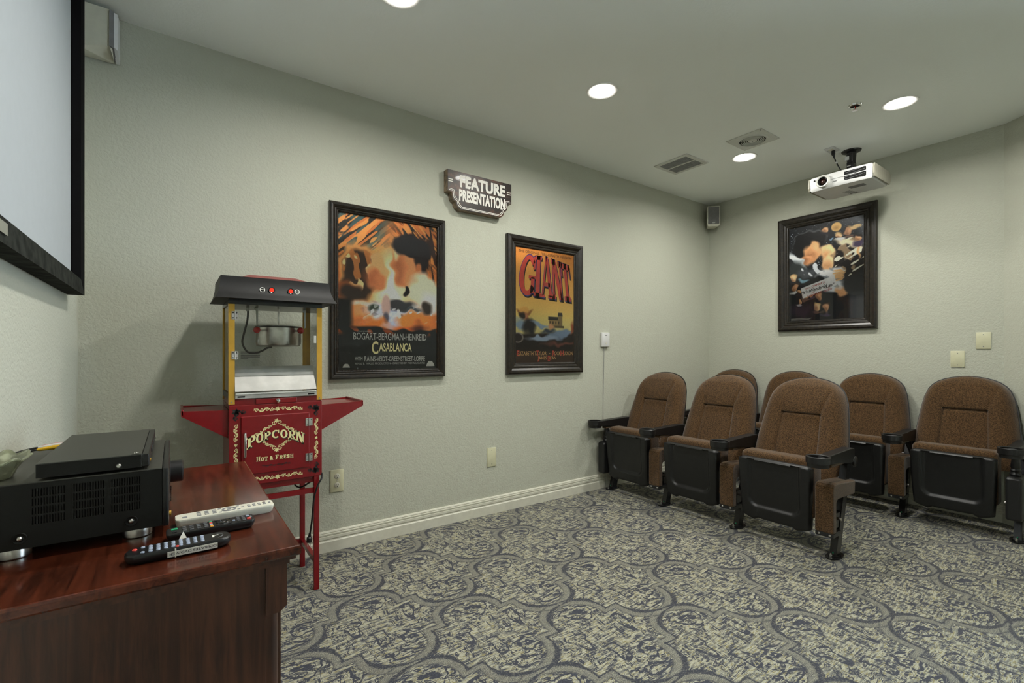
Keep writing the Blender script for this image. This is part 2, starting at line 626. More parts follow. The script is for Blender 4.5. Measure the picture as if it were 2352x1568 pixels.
M['giant_blue'] = plain('poster_title_blue', rgb(72, 66, 140), 0.5)
M['poster_tan'] = plain('poster_lettering_tan', rgb(226, 178, 116), 0.5)
M['poster_brown'] = plain('poster_lettering_brown', rgb(96, 60, 40), 0.5)
M['poster_red'] = plain('poster_lettering_red', rgb(176, 70, 62), 0.5)
M['poster_grey'] = plain('poster_lettering_grey', rgb(186, 184, 176), 0.5)
def dish_glass():
    m, nt, out = new_mat('green_tinted_glass')
    tr = nt.nodes.new('ShaderNodeBsdfTransparent'); tr.inputs[0].default_value = (0.93, 0.95, 0.86, 1)
    gl = nt.nodes.new('ShaderNodeBsdfGlossy'); gl.inputs['Roughness'].default_value = 0.05
    df = nt.nodes.new('ShaderNodeBsdfTranslucent'); df.inputs[0].default_value = (0.86, 0.90, 0.66, 1)
    d2 = nt.nodes.new('ShaderNodeBsdfDiffuse'); d2.inputs[0].default_value = (0.80, 0.84, 0.60, 1)
    fr = nt.nodes.new('ShaderNodeFresnel'); fr.inputs['IOR'].default_value = 1.5
    m0 = nt.nodes.new('ShaderNodeMixShader'); m0.inputs[0].default_value = 0.5
    m1 = nt.nodes.new('ShaderNodeMixShader'); m1.inputs[0].default_value = 0.34
    m2 = nt.nodes.new('ShaderNodeMixShader')
    nt.links.new(df.outputs[0], m0.inputs[1]); nt.links.new(d2.outputs[0], m0.inputs[2])
    nt.links.new(tr.outputs[0], m1.inputs[1]); nt.links.new(m0.outputs[0], m1.inputs[2])
    nt.links.new(fr.outputs[0], m2.inputs[0]); nt.links.new(m1.outputs[0], m2.inputs[1]); nt.links.new(gl.outputs[0], m2.inputs[2])
    nt.links.new(m2.outputs[0], out.inputs['Surface'])
    return m
M['dish'] = dish_glass()

# ------------------------------------------------------------------ the room
def structure(name, mb, mat, smooth=False):
    return tag(obj(name, mb, mat, None, smooth), kind='structure')

T = 0.10
ROOM = [(-T, T), (-T, YR - T), (AX2 + T, YR - T), (AX2 + T, AY2), (XB + T, AY), (XB + T, T)]
structure('floor', MB().prism(ROOM, 'z', -0.05, 0.0), M['carpet'])
structure('ceiling', MB().prism(ROOM, 'z', ZC, ZC + 0.08), M['ceiling'])
structure('wall_front', MB().box(-T, 0, YR - T, T, 0, ZC), M['wall'])
structure('wall_left', MB().box(0, XB, 0, T, 0, ZC), M['wall'])
structure('wall_back', MB().box(XB, XB + T, AY, T, 0, ZC), M['wall'])
structure('wall_corner', MB().prism([(AX, AY), (AX2, AY2), (AX2 + T, AY2), (AX + T, AY)], 'z', 0, ZC), M['wall'])
WY0, WY1, WZ0, WZ1 = -4.20, -3.05, 0.10, 2.35     # daylight window beyond the right edge of the view
structure('wall_side', MB().box(AX2, AX2 + T, YR - T, WY0, 0, ZC).box(AX2, AX2 + T, WY1, AY2, 0, ZC)
          .box(AX2, AX2 + T, WY0, WY1, 0, WZ0).box(AX2, AX2 + T, WY0, WY1, WZ1, ZC), M['wall'])
structure('wall_right', MB().box(0, AX2, YR - T, YR, 0, ZC), M['wall'])
win = thing('window_1', None, None, (0, 0, 0)); tag(win, kind='structure')
wf = MB()
ym = (WY0 + WY1) / 2
for a, b_, c, d in ((WY0, WY1, WZ0, WZ0 + 0.05), (WY0, WY1, WZ1 - 0.05, WZ1), (WY0, WY0 + 0.05, WZ0 + 0.05, WZ1 - 0.05),
                    (WY1 - 0.05, WY1, WZ0 + 0.05, WZ1 - 0.05), (ym - 0.02, ym + 0.02, WZ0 + 0.05, WZ1 - 0.05)):
    wf.box(AX2 + 0.03, AX2 + 0.08, a, b_, c, d)
obj('window_frame', wf, M['trim'], win)
for ya, yb in ((WY0 + 0.05, ym - 0.02), (ym + 0.02, WY1 - 0.05)):
    obj('pane', MB().add([(AX2 + 0.055, ya, WZ0 + 0.05), (AX2 + 0.055, yb, WZ0 + 0.05), (AX2 + 0.055, yb, WZ1 - 0.05), (AX2 + 0.055, ya, WZ1 - 0.05)], [(0, 1, 2, 3)]), M['glass'], win)

# moulded baseboards: profile (distance from wall, height)
BP = [(0, 0), (0.017, 0), (0.017, 0.060), (0.0125, 0.065), (0.0105, 0.071), (0.0150, 0.077), (0.0150, 0.091), (0.0105, 0.093), (0.0105, 0.096), (0.0138, 0.098), (0.0138, 0.105), (0.0095, 0.107), (0.0095, 0.110), (0.0115, 0.112), (0.008, 0.119), (0.003, 0.121), (0, 0.121)]
structure('baseboard_left', MB().prism([(-d, z) for d, z in BP], 'x', 0.0, XB), M['trim'])
structure('baseboard_back', MB().prism([(XB - d, z) for d, z in BP], 'y', AY, -0.017), M['trim'])
structure('baseboard_front', MB().prism([(d, z) for d, z in BP], 'y', YR, -0.017), M['trim'])
_cb = MB().prism([(-d, z) for d, z in BP], 'x', 0.0, math.hypot(AX - AX2, AY - AY2))
_cb.xf(Matrix.Translation((AX, AY, 0)) @ Matrix.Rotation(math.atan2(AY2 - AY, AX2 - AX), 4, 'Z'))
structure('baseboard_corner', _cb, M['trim'])

# ------------------------------------------------------------------ recessed lights
CAN_LABELS = [
    'round recessed ceiling light above the popcorn machine, cut by the top of the frame',
    'round recessed ceiling light above the two posters on the long wall',
    'smallest round recessed ceiling light, beside the circular air vent',
    'round recessed ceiling light over the cabinet with the remotes',
    'round recessed ceiling light whose glow shows at the top edge right of centre',
    'round recessed ceiling light beside the fire sprinkler']
def recessed_light(x, y, label):
    t = thing('recessed_light', label, 'ceiling light', (x, y, ZC), 0, 'recessed ceiling lights')
    obj('trim_ring', MB().lathe([(0.070, -0.001), (0.076, -0.003), (0.087, -0.0055), (0.091, -0.005), (0.093, 0.0)], n=40), M['trim_white'], t, True)
    obj('lens', MB().lathe([(0.0, -0.016), (0.03, -0.0145), (0.055, -0.009), (0.072, -0.002)], n=40), M['lens_glow'], t, True)
    l = area_disk('lamp_glow', (x, y, ZC - 0.018), 0.066, CAN_POWER, CAN_COLOR, CAN_SPREAD)
    return t
for (x, y), lb in zip(CANS, CAN_LABELS):
    recessed_light(x, y, lb)

# ------------------------------------------------------------------ projection screen
def screen():
    Y0, Y1, Z0, Z1 = -2.55, -0.291, 1.404, 2.705
    BADGE = (-1.52, -1.412)
    fw, xo, xi = 0.082, 0.052, 0.030       # frame width, outer front, inner lip
    t = thing('projection_screen', 'large white projection screen in a black velvet frame on the wall', 'screen', (0.004, 0, 0))
    obj('screen_fabric', MB().box(0.012, 0.020, Y0 + fw - 0.01, Y1 - fw + 0.01, Z0 + fw - 0.01, Z1 - fw + 0.01), M['screen'], t)
    prof = [(0, 0.0), (0, xo), (fw * 0.72, xo - 0.004), (fw * 0.80, xo - 0.010), (fw, xi - 0.004), (fw, 0.010), (fw * 0.8, 0.0)]
    def side(k, name, mat):
        mb, n = MB(), len(prof)
        vs = []
        for end in (0, 1):
            for d, x in prof:
                if k in (0, 1):
                    z = Z0 + d if k == 0 else Z1 - d
                    y = Y0 + d if end == 0 else Y1 - d
                else:
                    y = Y0 + d if k == 2 else Y1 - d
                    z = Z0 + d if end == 0 else Z1 - d
                vs.append((x, y, z))
        fs = [tuple(range(n)), tuple(range(2 * n - 1, n - 1, -1))] + [(i, (i + 1) % n, n + (i + 1) % n, n + i) for i in range(n)]
        return obj(name, mb.add(vs, fs), mat, t)
    b = side(0, 'frame_side', M['dusty']); tag(b, 'bottom frame bar, dusty')
    side(1, 'frame_side', M['velvet']); side(2, 'frame_side', M['velvet']); side(3, 'frame_side', M['velvet'])
    bd = obj('badge', MB().box(xo - 0.003, xo + 0.002, BADGE[0], BADGE[1], Z0 + 0.020, Z0 + 0.046), M['chrome'], t)
    return t
screen()

# ------------------------------------------------------------------ small satellite speakers
def speaker(label, loc, rz, mount):
    """a cabinet that tapers to the back, its grille facing local -Y; base at the middle of the bottom"""
    t = thing('wall_speaker', label, 'speaker', loc, rz, 'satellite speakers')
    H = 0.205
    foot = [(-0.062, -0.055), (0.062, -0.055), (0.045, 0.055), (-0.045, 0.055)]
    b = MB()
    z_levels = [(0.0, 0.80), (0.012, 0.95), (0.03, 1.0), (H - 0.012, 1.0), (H, 0.94)]
    vs, fs = [], []
    for z, k in z_levels:
        vs += [(x * k, y if y > 0 else y * k, z) for x, y in foot]
    for i in range(len(z_levels) - 1):
        for j in range(4):
            fs.append((4 * i + j, 4 * i + (j + 1) % 4, 4 * i + 4 + (j + 1) % 4, 4 * i + 4 + j))
    fs += [(3, 2, 1, 0), tuple(4 * (len(z_levels) - 1) + j for j in range(4))]
    obj('cabinet', b.add(vs, fs), M['off_white'], t)
    obj('grille', MB().rbox(-0.054, 0.054, -0.062, -0.053, 0.022, H - 0.008, 0.004), M['grille'], t)
    obj('badge', MB().box(-0.014, 0.014, -0.0635, -0.061, 0.028, 0.034), M['chrome'], t)
    obj('bracket', MB().cyl((0, 0.03, H - 0.001), (0, mount, H + 0.012), 0.006, n=10), M['white_metal'], t)
    return t
speaker('small grey fronted speaker high in the far corner above the seats', (XB - 0.095, -0.095, 2.475), math.radians(-45), 0.04)

def front_speaker():
    t = thing('wall_speaker', 'cream wedge shaped speaker in the corner above the projection screen', 'speaker', (0, 0, 0), 0, 'satellite speakers')
    Z0, Z1 = 2.522, 2.722
    # slanted box against the long wall: outline in plan, cream face turned to the room
    def shell(pl, mat, name, z0b, z1):
        vs, fs = [], []
        n = len(pl)
        for x, y, cut in pl: vs.append((x, y, z0b + cut))
        for x, y, cut in pl: vs.append((x, y, z1))
        fs = [tuple(range(n - 1, -1, -1)), tuple(range(n, 2 * n))] + [(i, (i + 1) % n, n + (i + 1) % n, n + i) for i in range(n)]
        return obj(name, MB().add(vs, fs), mat, t)
    shell([(0.008, -0.10, 0.0), (0.118, -0.100, 0.035), (0.128, -0.09, 0.0), (0.128, -0.012, 0.0), (0.008, -0.012, 0.0)], M['off_white'], 'cabinet', Z0, Z1)
    shell([(0.118, -0.106, 0.035), (0.134, -0.098, 0.030), (0.136, -0.02, 0.006), (0.126, -0.02, 0.006), (0.126, -0.085, 0.006)], M['grille'], 'grille', Z0, Z1 - 0.004)
    shell([(0.134, -0.096, 0.036), (0.146, -0.086, 0.03), (0.150, -0.014, 0.0), (0.134, -0.014, 0.0)], M['white'], 'front_bezel', Z0, Z1 - 0.006)
    obj('bracket', MB().box(0.05, 0.09, -0.013, -0.001, Z0 + 0.06, Z0 + 0.12), M['white_metal'], t)
front_speaker()

# ------------------------------------------------------------------ ceiling fittings
def round_vent():
    t = thing('air_diffuser', 'square white ceiling plate with circular ringed air outlet', 'air vent', (3.832, -1.085, ZC))
    obj('plate', MB().rbox(-0.132, 0.132, -0.132, 0.132, -0.006, 0.0, 0.003), M['white_metal'], t)
    obj('recess', MB().lathe([(0.0, -0.0065), (0.088, -0.0065)], n=40), M['void'], t)
    obj('rim', MB().lathe([(0.088, -0.006), (0.089, -0.012), (0.096, -0.013), (0.104, -0.006)], n=40), M['white_metal'], t, True)
    for r in (0.038, 0.050, 0.062, 0.074):
        obj('ring', MB().lathe([(r, -0.0068), (r + 0.001, -0.012), (r + 0.005, -0.011), (r + 0.004, -0.0068)], n=40), M['white_metal'], t, True)
    obj('hub', MB().lathe([(0.0, -0.014), (0.024, -0.013), (0.031, -0.009), (0.031, -0.0066)], n=32), M['white_metal'], t, True)
    obj('screw', MB().cyl((0, 0, -0.016), (0, 0, -0.013), 0.004, n=10), M['grey'], t)
    for sx, sy in ((-1, -1), (-1, 1), (1, -1), (1, 1)):
        obj('screw', MB().cyl((0.118 * sx, 0.118 * sy, -0.008), (0.118 * sx, 0.118 * sy, -0.005), 0.004, n=10), M['grey'], t)
round_vent()

def square_vent():
    t = thing('return_grille', 'rectangular ceiling grille with two panels of grey fins', 'air vent', (3.796, -0.503, ZC))
    W, D = 0.148, 0.158
    f = MB()
    for a in ((-W, W, -D, -D + 0.03), (-W, W, D - 0.03, D), (-W, -W + 0.03, -D + 0.03, D - 0.03), (W - 0.03, W, -D + 0.03, D - 0.03), (-0.008, 0.008, -D + 0.03, D - 0.03)):
        f.box(a[0], a[1], a[2], a[3], -0.008, 0.0)
    obj('frame', f, M['white_metal'], t)
    obj('recess', MB().box(-W + 0.03, W - 0.03, -D + 0.03, D - 0.03, -0.0012, 0), M['grille'], t)
    n = 22
    for sx in (-1, 1):
        for k in range(n):
            y = -D + 0.034 + (2 * D - 0.068) * k / (n - 1)
            x0, x1 = (0.009, W - 0.031) if sx > 0 else (-W + 0.031, -0.009)
            obj('fin', MB().box(x0, x1, y - 0.0030, y + 0.0030, -0.005, -0.0012), M['vent_fin'], t)
    for sx in (-1, 1):
        obj('screw', MB().cyl((sx * (W - 0.014), 0, -0.0095), (sx * (W - 0.014), 0, -0.008), 0.004, n=10), M['grey'], t)
square_vent()

def sprinkler():
    t = thing('sprinkler_head', 'chrome fire sprinkler head on the ceiling', 'sprinkler', (3.883, -1.715, ZC))
    obj('flange', MB().lathe([(0.026, -0.004), (0.029, -0.011), (0.036, -0.008), (0.039, 0.0)], n=28), M['chrome'], t, True)
    obj('socket', MB().lathe([(0.0, -0.0045), (0.027, -0.0045)], n=24), M['void'], t)
    b = MB().tube([(-0.011, 0, -0.004), (-0.013, 0, -0.014), (-0.006, 0, -0.026), (0, 0, -0.030)], 0.0025, 6).tube([(0.011, 0, -0.004), (0.013, 0, -0.014), (0.006, 0, -0.026), (0, 0, -0.030)], 0.0025, 6)
    obj('yoke', b, M['chrome'], t, True)
    obj('bulb', MB().cyl((0, 0, -0.005), (0, 0, -0.026), 0.0025, n=8), M['red_knob'], t)
    obj('deflector', MB().lathe([(0.0, -0.031), (0.016, -0.030), (0.016, -0.032), (0.0, -0.033)], n=20), M['chrome'], t)
sprinkler()

# ------------------------------------------------------------------ projector, its mount, its cord
def projector():
    t = thing('projector', 'white video projector hanging from the ceiling over the back row', 'projector', (4.42, -1.437, 2.424))
    W, D, H = 0.205, 0.325, 0.108       # half width, depth, height ; front at x=0
    pl = []
    for y in np.linspace(-W, W, 13):
        pl.append((-0.012 * (1 - (y / W) ** 2), y))
    pl += [(D - 0.02, W), (D, W - 0.03), (D, -W + 0.03), (D - 0.02, -W)]
    # body with bevelled bottom
    n = len(pl); vs = []; fs = []
    lv = [(0.0, 0.955), (0.012, 0.992), (0.03, 1.0), (H - 0.03, 1.0), (H - 0.008, 0.985), (H, 0.94)]
    for z, k in lv:
        for x, y in pl:
            vs.append((D / 2 + (x - D / 2) * k, y * k, z))
    for i in range(len(lv) - 1):
        for j in range(n):
            fs.append((i * n + j, i * n + (j + 1) % n, (i + 1) * n + (j + 1) % n, (i + 1) * n + j))
    fs += [tuple(range(n - 1, -1, -1)), tuple((len(lv) - 1) * n + j for j in range(n))]
    obj('body', MB().add(vs, fs), M['white'], t, True)
    for s in (-1, 1):
        prof = [(0.004, 0.006), (D - 0.02, 0.006), (D - 0.002, 0.03), (D - 0.002, H - 0.03), (D - 0.03, H - 0.008), (0.006, H - 0.006), (-0.004, H - 0.03), (-0.006, 0.03)]
        obj('end_cap', MB().prism(prof, 'y', s * (W + 0.002), s * (W + 0.012)), M['shade_grey'], t)  # ends painted greyer than the body to stand in for their shade
    # lens (towards +Y of the front)
    ly, lz = 0.108, 0.056
    obj('lens_ring', MB().lathe([(0.030, -0.008), (0.034, -0.030), (0.042, -0.032), (0.047, -0.026), (0.048, 0.0)], (0, ly, lz), 'x', 36), M['white_metal'], t, True)
    obj('lens_barrel', MB().lathe([(0.030, -0.030), (0.027, -0.008), (0.024, -0.006)], (0, ly, lz), 'x', 32), M['black_matte'], t, True)
    g = plain('coated_lens', rgb(50, 22, 16), 0.03, spec=1.0, coat=1.0)
    obj('lens_glass', MB().lathe([(0.0, -0.022), (0.010, -0.020), (0.019, -0.014), (0.026, -0.008)], (0, ly, lz), 'x', 32), g, t, True)
    obj('sensor_window', MB().cyl((-0.0085, 0.172, 0.080), (0.0, 0.172, 0.080), 0.006, n=14), M['black_matte'], t)
    obj('maker_mark', MB().box(-0.0135, -0.009, 0.018, 0.044, 0.034, 0.040), M['grey'], t)
    # air outlet
    vy0, vy1, vz0, vz1 = -0.168, -0.028, 0.024, 0.090
    obj('air_outlet', MB().rbox(-0.0128, -0.004, vy0, vy1, vz0, vz1, 0.006), M['void'], t)
    obj('outlet_bar', MB().box(-0.0165, -0.010, vy0 - 0.004, vy1 + 0.0, 0.0545, 0.0595), M['white'], t)
    for k in range(4):
        z = vz0 + 0.010 + k * 0.0155
        if abs(z - 0.057) < 0.006: continue
        obj('louvre', MB().tube([(-0.0135, vy1 - 0.004, z - 0.003), (-0.0145, (vy0 + vy1) / 2, z), (-0.0145, vy0 + 0.03, z + 0.006), (-0.0135, vy0 + 0.006, z + 0.010)], 0.0014, 6), M['grey'], t)
    obj('panel_seam', MB().box(-0.0136, -0.006, -0.028, 0.058, 0.0565, 0.0575), M['grey'], t)
    # underside markings and top feet
    obj('label_plate', MB().box(0.09, 0.15, -0.12, -0.02, -0.0012, 0.001), M['grey'], t)
    for k in range(5):
        obj('underside_slot', MB().box(0.19 + 0.022 * k, 0.198 + 0.022 * k, 0.0 - 0.006 * k, 0.05 - 0.004 * k, -0.0012, 0.001), M['grey' if k < 4 else 'void'], t)
    for s in (-1, 1):
        obj('foot', MB().lathe([(0.013, H - 0.002), (0.013, H + 0.008), (0.010, H + 0.010), (0, H + 0.010)], (0.05, s * 0.165, 0), 'z', 16), M['white'], t, True)
    return t
projector()

def projector_mount():
    t = thing('projector_mount', 'black ceiling bracket carrying the projector', 'mount', (4.655, -1.43, ZC))
    obj('ceiling_plate', MB().lathe([(0.0, -0.022), (0.03, -0.020), (0.062, -0.008), (0.066, 0.0)], n=32), M['black_metal'], t, True)
    obj('column', MB().lathe([(0.034, -0.012), (0.031, -0.055), (0.028, -0.10), (0.0, -0.10)], n=24), M['black_metal'], t, True)
    obj('tilt_joint', MB().rbox(-0.030, 0.030, -0.024, 0.024, -0.145, -0.088, 0.006), M['black_metal'], t)
    obj('clamp_bolt', MB().cyl((-0.034, -0.010, -0.122), (-0.034, 0.016, -0.122), 0.006, n=10), M['chrome'], t)
    obj('white_tag', MB().rbox(-0.036, -0.029, 0.004, 0.034, -0.075, -0.045, 0.002), M['white'], t)
    obj('spider_plate', MB().rbox(-0.10, 0.06, -0.09, 0.09, -0.205, -0.196, 0.003), M['black_metal'], t)
    obj('yoke', MB().rbox(-0.036, 0.036, -0.034, 0.034, -0.200, -0.140, 0.006), M['black_metal'], t)
    for sx, sy in ((-1, -1), (-1, 1), (1, -1), (1, 1)):
        obj('arm', MB().tube([(-0.02 + 0.05 * sx, 0.06 * sy, -0.200), (-0.03 + 0.10 * sx, 0.11 * sy, -0.2035)], 0.005, 8), M['black_metal'], t)
projector_mount()

def projector_cord():
    t = thing('ceiling_outlet', 'white outlet plate on the ceiling beside the projector bracket', 'outlet', (4.50, -1.352, ZC))
    obj('plate', MB().rbox(-0.060, 0.060, -0.036, 0.036, -0.006, 0.0, 0.003), M['white'], t)
    obj('socket_face', MB().rbox(-0.034, 0.034, -0.017, 0.017, -0.008, -0.004, 0.003), M['off_white'], t)
    obj('screw', MB().cyl((0, 0.026, -0.0075), (0, 0.026, -0.005), 0.003, n=8), M['grey'], t)
    c = thing('power_cord', 'short black cord plugged into the ceiling above the projector', 'cord', (4.515, -1.357, ZC))
    obj('plug', MB().tube([(0, 0, -0.0082), (0, 0, -0.035), (0.004, -0.002, -0.045), (0.006, -0.004, -0.062)], [0.013, 0.013, 0.008, 0.005], 12), M['black'], c, True)
    obj('cable', MB().tube(bez([(0.006, -0.004, -0.060), (0.022, -0.014, -0.10), (0.055, -0.034, -0.16), (0.085, -0.055, -0.198)]), 0.0045, 8), M['black'], c, True)
    obj('cable_tie', MB().cyl((0.018, -0.012, -0.092), (0.024, -0.016, -0.104), 0.0075, n=10), M['white'], c)
projector_cord()

def slab_letter(ch, y):
    """chunky slab-serif capital in a 1 x 1 box (x 0..1, z 0..1)"""
    mb = MB()
    R = lambda a, b, c, d: mb.add([(a, y, c), (b, y, c), (b, y, d), (a, y, d)], [(0, 1, 2, 3)])
    def ring(cx, cz, ax, az, bx, bz, a0=0.0, a1=2 * math.pi, k=28):
        vs, fs = [], []
        for i in range(k + 1):
            t = a0 + (a1 - a0) * i / k
            vs += [(cx + ax * math.cos(t), y, cz + az * math.sin(t)), (cx + bx * math.cos(t), y, cz + bz * math.sin(t))]
        for i in range(k):
            fs.append((2 * i, 2 * i + 1, 2 * i + 3, 2 * i + 2))
        mb.add(vs, fs)
    def quad(*p): mb.add([(a, y, b) for a, b in p], [tuple(range(len(p)))])
    if ch in 'PRB':
        R(0.14, 0.42, 0, 1); R(0, 0.56, 0, 0.13); R(0, 0.45, 0.87, 1)
        ring(0.45, 0.70, 0.50, 0.30, 0.22, 0.16, -math.pi / 2, math.pi / 2)
        R(0.40, 0.46, 0.86, 1.0); R(0.40, 0.46, 0.40, 0.54)
        if ch == 'R':
            quad((0.42, 0.46), (0.66, 0.46), (0.98, 0.05), (0.70, 0.05)); R(0.66, 1.0, 0, 0.13)
    elif ch == 'I':
        R(0.22, 0.78, 0, 1); R(0, 1, 0, 0.09); R(0, 1, 0.91, 1)
    elif ch == 'G':
        ring(0.54, 0.5, 0.54, 0.52, 0.26, 0.40, 0.22 * math.pi, 1.80 * math.pi); R(0.58, 1.02, 0.42, 0.50); R(0.74, 0.96, 0.06, 0.46); R(0.84, 0.97, 0.66, 0.98)
    elif ch == 'A':
        quad((0.40, 1), (0.62, 1), (0.96, 0.04), (0.70, 0.04)); quad((0.40, 1), (0.52, 1), (0.20, 0.04), (0.08, 0.04)); R(0.24, 0.78, 0.28, 0.38); R(0, 0.34, 0, 0.07); R(0.62, 1.04, 0, 0.07)
    elif ch == 'O':
        ring(0.5, 0.5, 0.50, 0.52, 0.22, 0.36)
    elif ch == 'C':
        ring(0.54, 0.5, 0.54, 0.52, 0.25, 0.36, 0.30 * math.pi, 1.75 * math.pi); R(0.84, 0.98, 0.60, 1.0)
    elif ch == 'N':
        R(0.10, 0.24, 0, 1); R(0.76, 0.90, 0, 1); quad((0.08, 1), (0.40, 1), (0.92, 0), (0.62, 0)); R(0, 0.34, 0, 0.12); R(0, 0.36, 0.88, 1); R(0.62, 1, 0.88, 1)
    elif ch == 'H':
        R(0.10, 0.34, 0, 1); R(0.66, 0.90, 0, 1); R(0.3, 0.7, 0.42, 0.58)
        for a in (0, 0.56):
            R(a, a + 0.44, 0, 0.13); R(a, a + 0.44, 0.87, 1)
    elif ch == 'T':
        R(0.36, 0.64, 0, 1); R(0, 1, 0.86, 1); R(0.2, 0.8, 0, 0.13); R(0, 0.13, 0.64, 1); R(0.87, 1, 0.64, 1)
    elif ch in 'FE':
        R(0.14, 0.42, 0, 1); R(0, 0.56, 0, 0.13); R(0, 0.9, 0.87, 1); R(0.78, 0.92, 0.66, 1); R(0.4, 0.7, 0.44, 0.57); R(0.62, 0.72, 0.36, 0.65)
        if ch == 'E':
            R(0, 0.95, 0, 0.13); R(0.82, 0.95, 0, 0.34)
    else:
        vs, fs = text2d(ch, 0.06)
        mb.add([(a, y, b) for a, b in vs], fs)
    return mb

def slab_text(items, y, warp=None):
    """items: (char, x0, x1, z0, z1)"""
    out = MB()
    for ch, x0, x1, z0, z1 in items:
        m = slab_letter(ch, y)
        vs = []
        for a, _, b in m.v:
            X, Z = x0 + a * (x1 - x0), z0 + b * (z1 - z0)
            if warp:
                X, Z = warp(X, Z)
            vs.append((X, y, Z))
        out.add(vs, m.f)
    return out

# ------------------------------------------------------------------ framed posters
def vnoise(shape, cells, seed):
    rs = np.random.RandomState(seed)
    h, w = shape
    g = rs.rand(cells[1] + 2, cells[0] + 2)
    yy = np.linspace(0, cells[1], h); xx = np.linspace(0, cells[0], w)
    y0 = yy.astype(int); x0 = xx.astype(int)
    fy = (yy - y0)[:, None]; fx = (xx - x0)[None, :]
    fy = fy * fy * (3 - 2 * fy); fx = fx * fx * (3 - 2 * fx)
    a = g[y0][:, x0]; b = g[y0][:, x0 + 1]; c = g[y0 + 1][:, x0]; d = g[y0 + 1][:, x0 + 1]
    return (a * (1 - fx) + b * fx) * (1 - fy) + (c * (1 - fx) + d * fx) * fy

def rnoise(u, v, cx, cy, ang, seed):
    """value noise stretched along a turned axis"""
    rs = np.random.RandomState(seed)
    g = rs.rand(64, 64)
    ca, sa = math.cos(ang), math.sin(ang)
    x = (u * ca + v * sa) * cx + 20; y = (-u * sa + v * ca) * cy + 20
    x0 = np.floor(x).astype(int); y0 = np.floor(y).astype(int)
    fx = x - x0; fy = y - y0
    fx = fx * fx * (3 - 2 * fx); fy = fy * fy * (3 - 2 * fy)
    q = lambda a, b: g[a % 64, b % 64]
    return (q(y0, x0) * (1 - fx) + q(y0, x0 + 1) * fx) * (1 - fy) + (q(y0 + 1, x0) * (1 - fx) + q(y0 + 1, x0 + 1) * fx) * fy

class Canvas:
    """a flat print, painted as soft patches of colour (u right, v down, 0..1)"""
    def __init__(self, w, h, seed):
        self.w, self.h, self.seed = w, h, seed
        v, u = np.mgrid[0:h, 0:w]
        self.u = u / (w - 1.0); self.v = v / (h - 1.0)
        k = 0.030
        self.uw = self.u + (vnoise((h, w), (14, 20), seed) - 0.5) * k * 2
        self.vw = self.v + (vnoise((h, w), (14, 20), seed + 1) - 0.5) * k * 1.6
        self.c = np.zeros((h, w, 3))
    def n(self, cx, cy, s=0):
        return vnoise((self.h, self.w), (cx, cy), self.seed + 10 + s)
    def put(self, mask, col):
        m = np.clip(mask, 0, 1)[..., None]
        self.c = self.c * (1 - m) + np.array(col, float) * m
    def ell(self, cx, cy, rx, ry, col, soft=0.25, rot=0.0, warp=True, a=1.0):
        u, v = (self.uw, self.vw) if warp else (self.u, self.v)
        du, dv = u - cx, v - cy
        ca, sa = math.cos(rot), math.sin(rot)
        d = np.sqrt(((du * ca + dv * sa) / rx) ** 2 + ((-du * sa + dv * ca) / ry) ** 2)
        self.put(a * np.clip((1 + soft - d) / (2 * soft), 0, 1), col)
    def poly(self, pts, col, soft=0.006, warp=False, a=1.0):
        u, v = (self.uw, self.vw) if warp else (self.u, self.v)
        m = np.full(u.shape, 1e9)
        ar = sum(pts[i][0] * pts[(i + 1) % len(pts)][1] - pts[(i + 1) % len(pts)][0] * pts[i][1] for i in range(len(pts)))
        s = 1 if ar > 0 else -1
        for i in range(len(pts)):
            (x0, y0), (x1, y1) = pts[i], pts[(i + 1) % len(pts)]
            l = math.hypot(x1 - x0, y1 - y0)
            m = np.minimum(m, s * ((x1 - x0) * (v - y0) - (y1 - y0) * (u - x0)) / l)
        self.put(a * np.clip(m / soft + 0.5, 0, 1), col)

